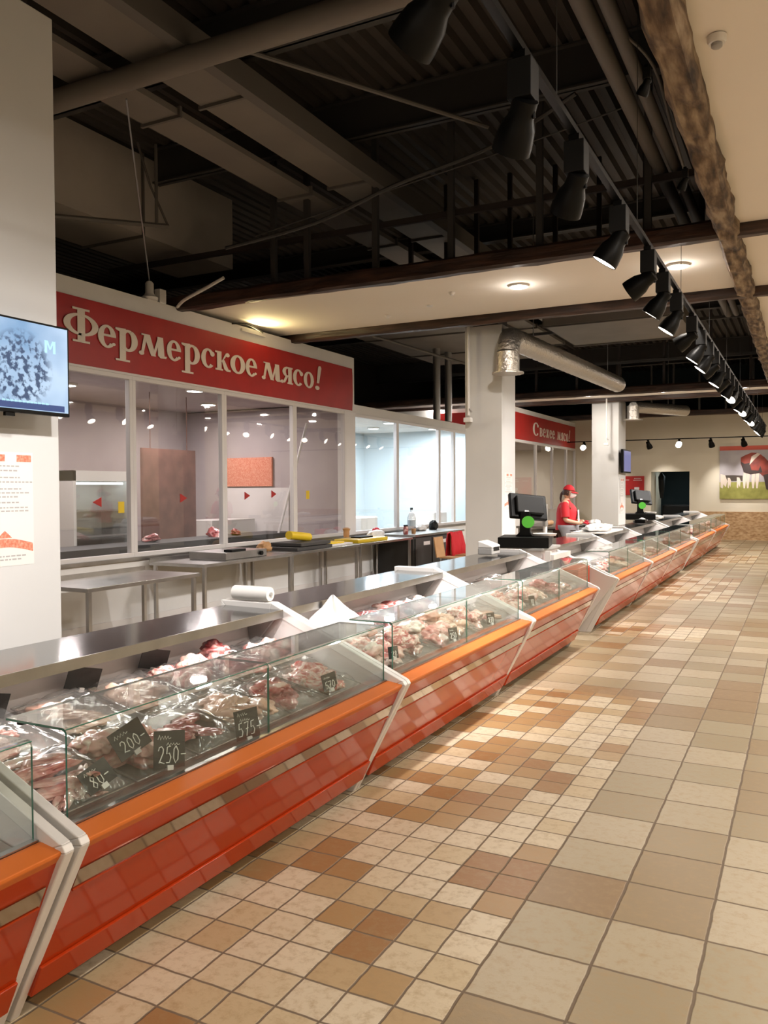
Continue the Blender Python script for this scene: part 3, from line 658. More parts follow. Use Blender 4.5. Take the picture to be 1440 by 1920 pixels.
# second case (B): 1.80-4.06
B = [('f', 2.02, 'strip', 'meat0', 9, 'long pink meat strip under film at the viewer end of the second case', 'pink strips at the near end', 1.15),
     ('f', 2.36, 'chunk', 'meat0', 6, 'pink meat chunk beside the folded price card in the second case', 'pink chunks behind the lowest card', 1.2),
     ('f', 2.70, 'slab', 'meat1', 4, 'dark red meat slab under film behind the 250 price card', 'dark slabs by the 250 card', 1.1),
     ('f', 3.03, 'roast', 'meat2', 4, 'pale skin-on joint right of the 250 price card', 'pale joints right of the 250 card', 1.15),
     ('f', 3.36, 'chunk', 'meat1', 6, 'dark red meat chunk right of the 575 price card', 'dark chunks right of the 575 card', 1.1),
     ('f', 3.70, 'roast', 'meat3', 3, 'pink marbled joint in front of the small upright card', 'marbled joints at the far end of the second case', 1.1),
     ('b', 2.05, 'slab', 'meat0', 4, 'flat pale slab under cloudy film in the rear row, viewer end', 'flat film covered slabs in the near rear row', 1.35),
     ('b', 2.42, 'slab', 'meat2', 4, 'flat beige slab under cloudy film in the rear row', 'beige film covered slabs in the rear row', 1.35),
     ('b', 2.80, 'roast', 'meat2', 4, 'large pale joint heaped in the rear row behind the 250 card', 'large pale joints in the rear row', 1.1),
     ('b', 3.15, 'chunk', 'meat3', 7, 'wrapped pink joint in the rear row in the middle of the second case', 'wrapped pink joints in the rear row', 1.15),
     ('b', 3.50, 'chunk', 'meat1', 7, 'dark red wrapped joint in the rear row', 'dark red joints in the rear row', 1.15),
     ('b', 3.82, 'chunk', 'meat0', 6, 'bright pink lump at the far end of the rear row, second case', 'bright pink lumps in the rear row', 1.05)]
for row, y, kind, mk, n, l, g, s in B: fill(y, row, kind, mk, n, l, g, True, s)
# nearest case (A)
for y, mk in ((.95, 'meat2'), (1.35, 'meat0')): fill(y, 'b', 'slab', mk, 4, 'meat slab in the case nearest the viewer at the frame edge', 'slabs in the nearest case', True, 1.2, tlabel='clear tray in the case nearest the viewer')
# third case (C)
Cs = [('f', 4.40, 'chunk', 'meat0', 8, 'pink meat chunk at the viewer end of the third case'), ('f', 4.78, 'chunk', 'meat3', 9, 'marbled meat chunk heaped in the middle of the third case front'),
      ('f', 5.16, 'chunk', 'meat0', 9, 'pink meat chunk heaped left of the far price card in the third case'), ('f', 5.54, 'chunk', 'meat2', 8, 'pale fatty chunk under shiny film in the third case'),
      ('f', 5.92, 'chunk', 'meat3', 8, 'filmed meat chunk by the small card of the third case'), ('f', 6.26, 'slab', 'meat2', 4, 'pale filmed slab at the far end of the third case'),
      ('b', 5.15, 'strip', 'meat1', 6, 'dark ribs behind the white bag in the rear row'), ('b', 5.50, 'roast', 'meat1', 4, 'large dark red joint right of the white bag'),
      ('b', 5.85, 'chunk', 'meat0', 6, 'pink bony chunk at the far end of the rear row, third case'), ('b', 4.82, 'chunk', 'meat2', 4, 'pale chunk right of the white bag')]
for k, (row, y, kind, mk, n, l) in enumerate(Cs): fill(y, row, kind, mk, n, l, 'third case heap ' + ' '.join(l.split()[0:3]), k % 3 != 1 or row == 'f', 1.15)
Ds = [('f', 6.86, 'chunk', 'meat3', 6, 'reddish chunk at the near end of the fourth case'), ('f', 7.25, 'chunk', 'meat0', 7, 'pink chunk heaped behind the fourth case glass'),
      ('f', 7.65, 'roast', 'meat2', 4, 'pale joint in the middle of the fourth case'), ('f', 8.05, 'chunk', 'meat1', 6, 'dark chunk near the far end of the fourth case'),
      ('f', 8.5, 'slab', 'meat0', 4, 'flat pink slab at the far end of the fourth case'), ('b', 7.0, 'slab', 'meat2', 3, 'pale slab in the rear row of the fourth case'), ('b', 7.7, 'chunk', 'meat0', 4, 'pink chunk in the rear row of the fourth case')]
for row, y, kind, mk, n, l in Ds: fill(y, row, kind, mk, n, l, 'fourth case heap ' + ' '.join(l.split()[0:3]), True, 1.15)
i = 0
far_l = {4: 'display case beyond the till gap', 5: 'display case fourth from the far end', 6: 'display case third from the far end', 7: 'display case second from the far end', 8: 'display case farthest away'}
for ci in (4, 5, 6, 7, 8):
    _, y0, y1, _l = CL[ci]; y = y0+.35
    while y < y1-.25:
        mk = ['meat1', 'meat0', 'meat3', 'meat2'][i % 4]; i += 1
        if ci < 6: tray(-2.35, y, .34, .36, 'clear tray in the ' + far_l[ci], 'trays in the ' + far_l[ci], False)
        for q in range(5 if ci < 6 else 3):
            px = -2.33+random.uniform(-.13, .13); py = y+random.uniform(-.14, .14)
            meat(px, py, zd(px)+.008, 'far', mk, 'small meat piece in the ' + far_l[ci], 'meat in the ' + far_l[ci], 1.3)
        y += .45 if ci < 6 else .6

# ---------------------------------------------------------------- price cards
DG = {'2': [[(0, .75), (.15, .95), (.5, 1), (.8, .85), (.75, .6), (.1, .05), (.3, .1), (1, 0)]],
      '5': [[(.85, 1), (.25, .95), (.15, .55), (.6, .6), (.85, .35), (.6, .05), (.05, .05)]],
      '0': [[(.5, 1), (.15, .8), (.08, .3), (.4, 0), (.8, .2), (.85, .7), (.5, 1)]],
      '7': [[(.05, .95), (.9, 1), (.6, .5), (.35, 0)], [(.3, .5), (.8, .55)]],
      '8': [[(.5, .55), (.15, .75), (.5, 1), (.8, .78), (.5, .55), (.1, .25), (.45, 0), (.85, .25), (.5, .55)]],
      '1': [[(.2, .7), (.6, 1), (.5, 0)]], '-': [[(.1, .5), (.9, .5)]],
      '~': [[(0, .2), (.12, .9), (.2, .1), (.34, .7), (.42, .2), (.55, .75), (.62, .15), (.78, .7), (.84, .2), (1, .4)]]}
def price_card(x, y, z, rz, ry, w_, h_, lines, label, rx=0):
    # card local: u along local y, v up local z, faces +x
    t = thing('price_card', label, 'price card', (x, y, z)); t.rotation_euler = (rx, ry, rz)
    c = MB().box(-.0015, .0015, -w_/2, w_/2, 0, h_).build('card', 'card'); c.parent = t
    b = MB()
    for txt, u0, v0, cw, ch in lines:
        for k, chh in enumerate(txt):
            for st in DG.get(chh, []):
                sw = w_*.42 if chh == '~' else cw
                b.tube([(.0035, (u0+k*(cw*1.22/w_))*w_ + p*sw, (v0)*h_ + q*ch) for p, q in st], .0021 if chh != '~' else .0013, 5)
    if b.v: s = b.build('chalk_writing', 'chalk'); s.parent = c
    p = MB().box(-.006, .012, -.012, .012, -.008, .010).build('card_clip', 'white'); p.parent = t
    return t
price_card(-2.13, 2.05, .69, R_(-18), R_(-30), .115, .085, [('80-', -.30, .12, .022, .045), ('~', -.35, .72, .03, .015)], 'black chalk card reading 80, lying lowest, nearest the viewer', rx=R_(22))
price_card(-2.22, 2.30, .725, R_(-25), R_(-18), .135, .11, [('200-', -.32, .18, .022, .045), ('~', -.38, .70, .03, .02)], 'black chalk card reading 200, tilted, behind the 250 card', rx=R_(24))
price_card(-2.11, 2.35, .665, R_(-22), R_(-14), .125, .135, [('250-', -.36, .12, .024, .062), ('~', -.38, .74, .03, .022), ('~', -.1, .58, .03, .015)], 'black chalk card reading 250 standing at the front glass', rx=R_(-8))
price_card(-2.10, 2.83, .645, R_(-22), R_(-8), .115, .125, [('575-', -.40, .12, .024, .058), ('~', -.38, .78, .03, .020), ('~', -.30, .60, .03, .016)], 'upright black chalk card reading 575 in the second case', rx=R_(3))
price_card(-2.15, 3.60, .68, R_(-22), R_(-10), .09, .085, [('570', -.36, .12, .018, .036), ('~', -.38, .70, .03, .014)], 'small chalk card at the far end of the second case', rx=R_(8))
price_card(-2.12, 4.26, .72, R_(-22), R_(-10), .075, .07, [('28', -.2, .15, .018, .032)], 'small dark card among the near pieces of the third case')
price_card(-2.11, 5.15, .68, R_(-22), R_(-10), .085, .085, [('250', -.36, .15, .017, .038), ('~', -.38, .72, .03, .014)], 'small chalk card in the middle of the third case')
price_card(-2.11, 5.9, .68, R_(-22), R_(-10), .085, .085, [('270', -.36, .15, .017, .038), ('~', -.38, .72, .03, .014)], 'small chalk card at the far end of the third case')
price_card(-2.11, 6.95, .69, R_(-22), R_(-10), .08, .08, [('80', -.2, .15, .017, .038)], 'small chalk card at the near end of the fourth case')
for x, y, l in ((-2.84, 2.12, 'black card back standing in the rear row at the frame edge'), (-2.86, 2.62, 'black card back in the middle of the rear row'), (-2.87, 3.08, 'black card back standing high behind the dark red joints')):
    price_card(x, y, .82, R_(-10), R_(8), .17, .10, [], l, rx=R_(-14))
# white plastic bag in the third case
bm = bmesh.new(); bmesh.ops.create_icosphere(bm, subdivisions=5, radius=1)
for v in bm.verts:
    a = math.atan2(v.co.y, v.co.x); h = v.co.z
    r = 1 + .10*math.sin(a*9+h*3) + .12*noise.noise(v.co*2.2) + .05*noise.noise(v.co*6)
    tp = 1 if h < 0 else max(.12, 1-h*.92 + .10*math.sin(a*2))
    v.co = Vector((v.co.x*r*tp*.15, v.co.y*r*tp*.20, (h*.13 if h < 0 else h*.17 + .04*math.sin(a*2)*h)))
    if v.co.z < -.06: v.co.z = -.06
for f in bm.faces: f.smooth = True
me = bpy.data.meshes.new('plastic_bag'); bm.to_mesh(me); bm.free(); me.materials.append(M['white'])
o = bpy.data.objects.new('plastic_bag', me); sc.collection.objects.link(o); o.location = (-2.66, 4.48, .80); o.scale = (1.3, 1.25, 1.15)
tag(o, 'white knotted plastic bag standing in the third display case', 'bag')
# roll of bags on the panel between second and third case
t = thing('bag_roll', 'white roll of bags lying across the rear end of the second case', 'roll', (-2.95, 3.98, 1.08))
MB().lathe([(.012, -.13), (.042, -.13), (.045, 0), (.042, .13), (.012, .13)], (-2.96, 4.04, 1.082), 20, Matrix.Rotation(R_(90), 4, 'X') @ Matrix.Rotation(R_(90), 4, 'Y')).build('roll', 'white', t, smooth=True)
MB().lathe([(.012, -.14), (.012, .14)], (-2.96, 4.04, 1.082), 12, Matrix.Rotation(R_(90), 4, 'Y')).build('roll_core', 'grey', t, smooth=True)
# ================================================================ SHOP FRONT (left)
XW = -7.5
def wall_run(y0, y1, zs, z_top, name='wall_left'):
    b = MB(); b.box(XW-.12, XW, y0, y1, 0, zs); b.box(XW-.12, XW, y0, y1, z_top[0], z_top[1]); return struct(b.build(name, 'white_wall'))
wall_run(.5, 13.46, .86, (3.12, 4.15)); wall_run(13.46, 20.2, .86, (3.12, 3.29))
b = MB().box(XW, XW+.015, .5, 13.45, 0, .12); struct(b.build('baseboard_left', 'frame'))
b = MB().box(XW, XW+.015, 13.45, 20.2, 0, .12); struct(b.build('baseboard_left', 'frame'))
b = MB().box(XW-.02, XW+.05, .5, 20.2, .83, .87); struct(b.build('trim_1', 'ss'))
# cap on the wall top: pale panel edge
wi = 0
def window(y0, y1, z0, z1, x=XW, tint='wglass'):
    global wi; wi += 1
    f = MB(); t = .055
    f.box(x-.06, x+.015, y0, y1, z0, z0+t); f.box(x-.06, x+.015, y0, y1, z1-t, z1)
    f.box(x-.06, x+.015, y0, y0+t, z0+t, z1-t); f.box(x-.06, x+.015, y1-t, y1, z0+t, z1-t)
    o = struct(f.build('window_%d' % wi, 'frame', bevel=.004))
    MB().quad((x-.02, y0+t, z0+t), (x-.02, y1-t, z0+t), (x-.02, y1-t, z1-t), (x-.02, y0+t, z1-t)).build('window_pane', tint, o)
    return o
W1 = [(4.2, 5.9), (5.93, 7.76), (7.76, 9.58), (9.58, 11.43), (11.43, 13.40)]
for a, c in W1: window(a, c, .87, 3.14)
W2 = [(13.42, 15.27), (15.27, 17.45), (17.45, 18.35), (18.35, 20.2)]
for a, c in W2: window(a, c, .87, 3.12)
struct(MB().box(XW-.13, XW+.02, 13.06, 13.46, .86, 3.14).build('trim_2', 'frame'))
# kiosk sign
def ring(cx, cy, rx, ry, tx, ty, a0=0, a1=360, n=28):
    # stressed ring as quads: thickness tx at the sides, ty at top/bottom
    out = []
    for i in range(n+1):
        a = R_(a0+(a1-a0)*i/n); c, s = math.cos(a), math.sin(a); th = tx*c*c + ty*s*s
        out.append(((cx+rx*c, cy+ry*s), (cx+(rx-tx)*c if abs(rx) > tx else cx, cy+(ry-ty)*s)))
    return [[out[i][0], out[i+1][0], out[i+1][1], out[i][1]] for i in range(n)]
def rect(x0, x1, y0, y1): return [[(x0, y0), (x1, y0), (x1, y1), (x0, y1)]]
def dot(cx, cy, rx, ry, n=14): return [[(cx+rx*math.cos(2*math.pi*i/n), cy+ry*math.sin(2*math.pi*i/n)) for i in range(n)]]
def seg(x0, y0, x1, y1, w0, w1=None):
    w1 = w0 if w1 is None else w1; return [[(x0-w0/2, y0), (x0+w0/2, y0), (x1+w1/2, y1), (x1-w1/2, y1)]]
G = {
 'Ф': rect(.40, .62, 0, 1.46) + rect(.26, .76, 0, .09) + rect(.26, .76, 1.37, 1.46) + ring(.51, .76, .51, .47, .19, .10),
 'е': ring(.5, .5, .5, .51, .30, .11, 0, 318) + rect(.22, .98, .50, .60) + dot(.86, .2, .10, .07),
 'р': rect(.18, .46, -.42, .95) + rect(.0, .64, -.47, -.38) + [[(0, .92), (0, 1.0), (.46, 1.02), (.46, .85), (.18, .85)]] + ring(.56, .5, .44, .50, .28, .12, -150, 150),
 'м': dot(.10, .09, .10, .10) + seg(.12, .03, .27, .98, .10, .12) + [[(.18, 1), (.42, 1), (.64, .03), (.46, .03)]] + seg(.55, .03, .78, 1.0, .09, .10) + [[(.70, 1.0), (.92, 1.0), (.97, .12), (1.06, .12), (1.04, .02), (.82, 0), (.72, .10)]] + rect(.10, .30, .93, 1.0),
 'с': ring(.52, .5, .52, .51, .32, .11, 42, 318) + dot(.84, .76, .17, .13),
 'к': rect(.12, .42, 0, .95) + rect(0, .52, 0, .09) + rect(.0, .42, .91, 1.0) + [[(.40, .45), (.52, .52), (.84, .92), (.72, .96)]] + dot(.85, .88, .14, .11) + [[(.42, .56), (.62, .58), (.90, .12), (1.06, .10), (1.04, 0), (.78, 0), (.62, .08)]],
 'о': ring(.5, .5, .5, .51, .30, .11),
 'я': rect(.62, .92, 0, 1.0) + rect(.55, 1.02, 0, .09) + rect(.60, 1.0, .91, 1.0) + ring(.55, .70, .42, .30, .27, .10, 60, 300) + rect(.45, .7, .91, 1.0) + rect(.45, .7, .42, .5) + [[(.40, .46), (.62, .46), (.34, .05), (.14, .02)]] + dot(.10, .09, .12, .10),
 '!': [[(.32, .42), (.62, .42), (.95, 1.40), (.85, 1.52), (.60, 1.52), (.50, 1.40)]] + dot(.38, .12, .30, .13),
 'С': ring(.52, .73, .52, .75, .26, .11, 38, 322) + dot(.84, 1.12, .14, .16),
 'в': rect(.10, .38, 0, 1.0) + rect(.0, .5, 0, .09) + rect(0, .5, .91, 1.0) + ring(.48, .74, .40, .26, .24, .09, -95, 95) + ring(.50, .27, .48, .27, .27, .10, -95, 95),
 'ж': rect(.40, .60, 0, 1.0) + [[(.02, .96), (.16, 1.0), (.44, .54), (.36, .50)], [(.98, .96), (.84, 1.0), (.56, .54), (.64, .50)], [(0, 0), (.22, 0), (.46, .5), (.36, .55)], [(1, 0), (.78, 0), (.54, .5), (.64, .55)]],
}
def word(letters, x, zb, xh, parent, m_='letter'):
    b = MB()
    for ch, y0, y1 in letters:
        for pi, poly in enumerate(G[ch]):
            P = [(y0+(y1-y0)*u, zb+xh*v) for u, v in poly]
            b.prism(P, x, x+.005+.00025*(pi % 23), ax='x')
    return b.build('lettering', m_, parent)
t = thing('red_sign_banner', 'large red banner reading Фермерское мясо! above the near kiosk windows', 'sign', (XW+.02, 10, 3.18))
n = 60; vs = []
bb = MB()
for j in range(7):
    for i in range(n+1):
        y = 4.4 + (13.37-4.4)*i/n; z = 3.165 + .775*j/6 + (.06 if False else 0)
        c = max(0, (y-12.3)/1.07)
        x = XW+.018 + .006*math.sin(z*9+y)*c + .012*c*noise.noise(Vector((y*4, z*5+y*2, 0))); vs.append((x, y, z))
bb.add(vs, [(j*(n+1)+i, j*(n+1)+i+1, (j+1)*(n+1)+i+1, (j+1)*(n+1)+i) for j in range(6) for i in range(n)])
bb.box(XW+.002, XW+.008, 4.4, 13.37, 3.165, 3.94)
bn = bb.build('banner_sheet', 'red', t, smooth=True)
word([('Ф', 6.68, 7.19), ('е', 7.19, 7.48), ('р', 7.47, 7.84), ('м', 7.86, 8.34), ('е', 8.37, 8.65), ('р', 8.66, 9.03), ('с', 9.06, 9.35), ('к', 9.37, 9.70), ('о', 9.71, 10.07), ('е', 10.08, 10.37),
], XW+.026, 3.42, .27, bn)
word([('м', 10.49, 11.0), ('я', 11.01, 11.35), ('с', 11.36, 11.66), ('о', 11.68, 12.0), ('!', 12.02, 12.26)], XW+.026, 3.42, .27, bn)
one('white_rail', MB().box(XW-.02, XW+.03, 4.4, 13.46, 3.135, 3.162), 'frame', 'thin white rail under the big red banner', 'rail')
# far kiosk
XF = -7.3
struct(MB().box(XF-.12, XF, 22.2, 29.2, 0, 1.0).build('wall_left', 'white_wall'))
struct(MB().box(XF-.12, XF, 22.2, 29.2, 3.08, 4.02).build('wall_left', 'white_wall'))
struct(MB().box(-12, XF-.12, 22.2, 22.3, 0, 4.02).build('wall_left', 'white_wall'))
for a, c in ((22.3, 24.42), (24.42, 26.25), (26.25, 28.0), (28.0, 29.2)): window(a, c, 1.0, 3.09, XF)
t = thing('red_sign_banner', 'smaller red banner reading Свежее мясо! between the two far columns', 'sign', (XF+.02, 26, 3.1))
bn = MB().box(XF+.004, XF+.012, 22.25, 29.15, 3.12, 3.88).build('banner_sheet', 'red', t)
word([('С', 24.05, 24.66), ('в', 24.75, 25.05), ('е', 25.10, 25.40), ('ж', 25.44, 25.80), ('е', 25.84, 26.14), ('е', 26.18, 26.46)], XF+.014, 3.31, .27, bn)
word([('м', 26.75, 27.15), ('я', 27.2, 27.5), ('с', 27.54, 27.84), ('о', 27.88, 28.16), ('!', 28.2, 28.45)], XF+.014, 3.31, .27, bn)
one('red_side_panel', MB().box(-9.6, -8.4, 22.14, 22.19, 3.2, 3.9), 'red', 'piece of red panel glimpsed above the glazed room left of the middle column', 'panel')
# ---------------------------------------------------------------- interiors
struct(MB().box(-11.6, -11.5, .5, 13.5, 0, 3.6).build('wall_kiosk_back', 'room'))
struct(MB().box(-11.5, XW-.12, 13.42, 13.5, 0, 3.3).build('wall_kiosk_divider', 'room'))
struct(MB().box(-11.5, XW-.12, .5, .6, 0, 3.3).build('wall_kiosk_end', 'room'))
struct(MB().box(-11.6, XW-.12, .5, 13.5, 3.32, 3.36).build('ceiling_kiosk', 'room'))
struct(MB().box(-11.0, -10.9, 13.5, 20.2, 0, 3.25).build('wall_room_back', 'blue_room'))
struct(MB().box(-10.9, XW-.12, 20.1, 20.2, 0, 3.25).build('wall_room_end', 'blue_room'))
struct(MB().box(-11.0, XW-.12, 13.5, 20.2, 3.25, 3.29).build('ceiling_room', 'white_wall'))
for k, (y, col) in enumerate([(15.6, 0), (18.3, 0)]):
    struct(MB().box(-10.9, -10.86, y-.04, y+.04, 0, 3.25).build('trim_%d' % (k+3), 'frame'))
struct(MB().box(-12, -11.9, 22.3, 29.2, 0, 3.1).build('wall_far_kiosk_back', 'room'))
struct(MB().box(-12, XF-.12, 22.3, 29.2, 3.1, 3.14).build('ceiling_far_kiosk', 'room'))
LK = [(-8.7, 7.3), (-9.9, 8.9), (-8.7, 10.4), (-9.9, 12.2), (-8.6, 14.6), (-9.8, 15.8), (-8.5, 16.9), (-9.6, 18.2), (-8.4, 19.2), (-9.5, 24.5), (-9.5, 27.3)]
for i, (x, y) in enumerate(LK):
    zc = 3.32 if y < 13.4 else (3.25 if y < 21 else 3.1)
    c = 'lampc' if y > 13.4 and y < 21 else 'lamp'
    pl = 'near kiosk' if y < 13.4 else ('pale blue glazed room' if y < 21 else 'far kiosk')
    t = thing('ceiling_lamp', 'glowing ceiling lamp seen through the glass of the ' + pl, 'ceiling lamp', (x, y, zc), 'ceiling lamps in the ' + pl)
    MB().lathe([(.16, zc), (.16, zc-.03), (.13, zc-.035)], (x, y, 0), seg=20).build('rim', 'white', t)
    MB().lathe([(.13, zc-.036), (.08, zc-.04)], (x, y, 0), seg=20).build('diffuser', c, t)
    light('AREA', 'room_lamp', (x, y, zc-.06), P_ROOM*(1.5 if 13.4 < y < 21 else .8), COOL if 13.4 < y < 21 else (1, .88, .86), t, size=.26)
# display fridge
t = thing('upright_fridge', 'tall glass door fridge inside the near kiosk behind the first window', 'fridge', (-9.6, 9.0, 0))
b = MB().box(-9.9, -9.3, 8.45, 8.5, 0, 2.0).box(-9.9, -9.3, 9.5, 9.55, 0, 2.0).box(-9.9, -9.3, 8.45, 9.55, 1.85, 2.0).box(-9.9, -9.3, 8.45, 9.55, 0, .2).box(-9.9, -9.85, 8.45, 9.55, .2, 1.85); b.build('cabinet', 'white', t)
for z in (.6, 1.0, 1.4): MB().box(-9.84, -9.36, 8.5, 9.5, z, z+.02).build('shelf', 'galv', t)
MB().box(-9.3, -9.29, 8.5, 9.5, .2, 1.85).build('glass_door', 'wglass', t); MB().box(-9.36, -9.34, 8.55, 9.45, 1.8, 1.83).build('lamp_strip', 'lampc', t)
one('brown_strip_curtain', MB().box(-9.6, -9.55, 10.1, 11.4, .3, 2.4).box(-9.58, -9.57, 10.3, 10.31, 2.4, 3.32).box(-9.58, -9.57, 11.2, 11.21, 2.4, 3.32), 'brown', 'brown translucent curtain seen through the second kiosk window', 'curtain')
one('white_worktable', MB().box(-10.3, -9.6, 11.9, 13.2, .85, 1.15).box(-10.25, -10.2, 11.95, 12, 0, .85).box(-9.7, -9.65, 13.1, 13.15, 0, .85).box(-9.7, -9.65, 11.95, 12.0, 0, .85), 'white', 'white worktable seen through the second kiosk window', 'table')
one('bright_doorway_panel', MB().box(-11.49, -11.45, 13.0-.9, 13.3, .3, 2.5), 'frame', 'bright white door at the back of the near kiosk', 'door')
one('meat_picture', MB().box(-10.4, -9.3, 13.36, 13.41, 1.78, 2.35), 'poster_r', 'reddish meat picture on the kiosk side wall seen through the third window', 'picture')
one('white_sheet_panel', MB().box(-10.5, -8.9, 13.34, 13.40, .70, 1.75), 'frame', 'white panel below the reddish picture in the near kiosk', 'panel')
one('dark_worktop_unit', MB().box(-8.9, -8.2, 6.4, 12.6, 0, .95), 'steelg', 'dark counter running inside the near kiosk below the windows', 'counter')
for y, l in ((10.7, 'pinkish'), (11.2, 'dark red'), (9.2, 'reddish')):
    meat(-8.55, y, .95, 'roast', 'meat1', l + ' meat joint on the dark counter inside the near kiosk', 'joints inside the kiosk', 2.2)
for x, y, h, l in ((-8.6, 14.4, .55, 'white crate on the floor stack inside the pale room, near its first window'), (-9.0, 16.2, .35, 'white box low inside the pale room behind the bottle'), (-8.3, 18.6, .4, 'white tub inside the pale room at its far end')):
    one('white_box', MB().box(x-.35, x+.35, y-.4, y+.4, .75, .75+h), 'white', l, 'box', bevel=.03)
    one('room_bench', MB().box(x-.4, x+.4, y-.5, y+.5, .70, .745).box(x-.38, x-.34, y-.46, y-.42, 0, .7).box(x+.34, x+.38, y-.46, y-.42, 0, .7).box(x-.38, x-.34, y+.42, y+.46, 0, .7).box(x+.34, x+.38, y+.42, y+.46, 0, .7), 'ss', 'steel bench under the ' + l.split(' inside')[0].replace(' on the floor stack', '') + ' in the pale room, ' + l.split()[-2] + ' ' + l.split()[-1], 'bench')
one('leaning_pole', MB().tube([(-8.3, 12.1, .9), (-8.0, 12.6, 2.9)], .022, 8), 'frame', 'white pole leaning inside the last window under the banner', 'pole')
one('door_post', MB().tube([(-8.1, 13.75, .05), (-8.1, 13.75, 3.2)], .05, 8), 'frame', 'white post just inside the first window of the pale room', 'post')
for k, (y, z) in enumerate([(14.6, 1.7), (16.6, 1.6)]): one('door_handle_plate', MB().box(-10.9, -10.87, y, y+.08, z, z+.22), 'teal', ('left' if k == 0 else 'right') + ' dark blue handle plate on the pale panels of the glazed room', 'handle', bevel=.004)
# stickers on the windows
def sticker(y, z, kind, l, x=XW-.015):
    if kind == 'tri': b = MB().prism([(y-.07, z), (y+.07, z+.06), (y+.07, z-.06)], x, x+.003, ax='x')
    elif kind == 'trr': b = MB().prism([(y+.07, z), (y-.07, z+.06), (y-.07, z-.06)], x, x+.003, ax='x')
    else: b = MB().box(x, x+.003, y-.05, y+.05, z-.07, z+.07)
    one('window_sticker', b, 'yellow' if kind == 'sq' else 'red', l, 'sticker')
sticker(7.18, 1.57, 'tri', 'red arrow sticker on the first kiosk window'); sticker(7.57, 1.50, 'sq', 'yellow square sticker on the first kiosk window')
sticker(8.72, 1.60, 'trr', 'red arrow sticker on the second kiosk window'); sticker(10.15, 1.62, 'trr', 'left red arrow sticker on the third kiosk window')
sticker(10.85, 1.64, 'trr', 'right red arrow sticker on the third kiosk window'); sticker(11.85, 1.62, 'sq', 'yellow square sticker on the last window under the banner')

# ---------------------------------------------------------------- work tables behind the cases
def worktable(x0, x1, y0, y1, z, label, shelf=False):
    t = thing('steel_worktable', label, 'worktable', ((x0+x1)/2, (y0+y1)/2, 0), 'steel worktables below the windows')
    MB().box(x0, x1, y0, y1, z-.04, z).build('tabletop', 'ss', t, bevel=.003)
    MB().box(x0, x0+.015, y0, y1, z, z+.05).build('upstand', 'ss', t)
    for xx in (x0+.05, x1-.05):
        for yy in (y0+.06, y1-.06): MB().box(xx-.02, xx+.02, yy-.02, yy+.02, 0, z-.04).build('leg', 'ss', t)
    if shelf: MB().box(x0+.03, x1-.03, y0+.04, y1-.04, .22, .25).build('undershelf', 'ss', t)
    return t
worktable(-6.85, -6.02, 5.62, 7.25, .78, 'lower steel worktable nearest the viewer, right of the left column', False)
worktable(-7.38, -6.50, 7.9, 9.9, .80, 'steel worktable below the second and third windows', False)
worktable(-7.38, -6.58, 9.95, 12.0, .80, 'steel worktable carrying the yellow roll and dark trays', False)
worktable(-7.38, -6.60, 12.05, 14.1, .80, 'steel worktable carrying the yellow box and white bags', False)
t = thing('steel_undercounter_fridge', 'dark steel undercounter fridge with labelled doors at the far end of the tables', 'fridge', (-7.0, 15.4, 0))
MB().box(-7.38, -6.62, 14.15, 16.6, .1, .80).build('cabinet', 'steelg', t); MB().box(-7.38, -6.56, 14.12, 16.62, .80, .84).build('worktop', 'ss', t)
for k in range(3):
    d = MB().box(-6.62, -6.59, 14.2+k*.8, 14.95+k*.8, .14, .76).build('fridge_door', 'steeld' if k == 2 else 'steelg', t, bevel=.004)
    if k < 2: MB().box(-6.588, -6.582, 14.55+k*.8, 14.85+k*.8, .62, .69).build('door_label', 'white', d)
for xx, yy in ((-7.3, 14.25), (-6.7, 14.25), (-7.3, 16.5), (-6.7, 16.5)): MB().box(xx-.02, xx+.02, yy-.02, yy+.02, 0, .1).build('foot', 'black', t)
# things on the tables
t = thing('weighing_unit', 'grey steel unit with a dark knob on the table below the second window', 'scales', (-6.9, 8.9, .80))
MB().box(-7.2, -6.6, 8.45, 9.35, .80, .90).build('unit_body', 'ss', t, bevel=.008); MB().box(-6.75, -6.62, 8.6, 8.9, .90, .93).build('pan', 'blackm', t)
MB().lathe([(.03, 0), (.03, .03)], (-6.6, 9.2, .85), 12, Matrix.Rotation(R_(90), 4, 'Y')).build('knob', 'black', t)
one('yellow_paper_roll', MB().lathe([(.03, -.28), (.065, -.28), (.065, .28), (.03, .28)], (-6.95, 10.7, .99), 18, Matrix.Rotation(R_(84), 4, 'X')), 'yellow', 'yellow roll lying on the dark tray stack', 'roll', smooth=True)
for k, (a, c, z, mm, l) in enumerate([(10.2, 11.2, .80, 'steelg', 'dark grey shallow tray at the bottom of the stack under the yellow roll'), (10.3, 11.15, .86, 'steelg', 'dark grey shallow tray right under the yellow roll')]):
    one('shallow_tray', MB().box(-7.2, -6.65, a, c, z, z+.05), mm, l, 'tray', bevel=.006)
one('cutting_board', MB().box(-7.15, -6.7, 11.25, 11.95, .80, .83), 'white', 'white board on the table right of the yellow roll', 'board', bevel=.004)
one('open_book', MB().box(-7.1, -6.75, 11.2, 11.75, .831, .86), 'yellow', 'yellow and grey flat package lying on the white board', 'package', bevel=.004)
t = thing('yellow_tray', 'bright yellow tray on the table below the post of the banner end', 'tray', (-7.0, 12.6, .8))
MB().box(-7.15, -6.68, 12.1, 13.2, .80, .86).build('tray_body', 'yellow', t, bevel=.01); MB().box(-7.05, -6.85, 12.5, 12.95, .861, .885).build('tray_contents', 'blackm', t)
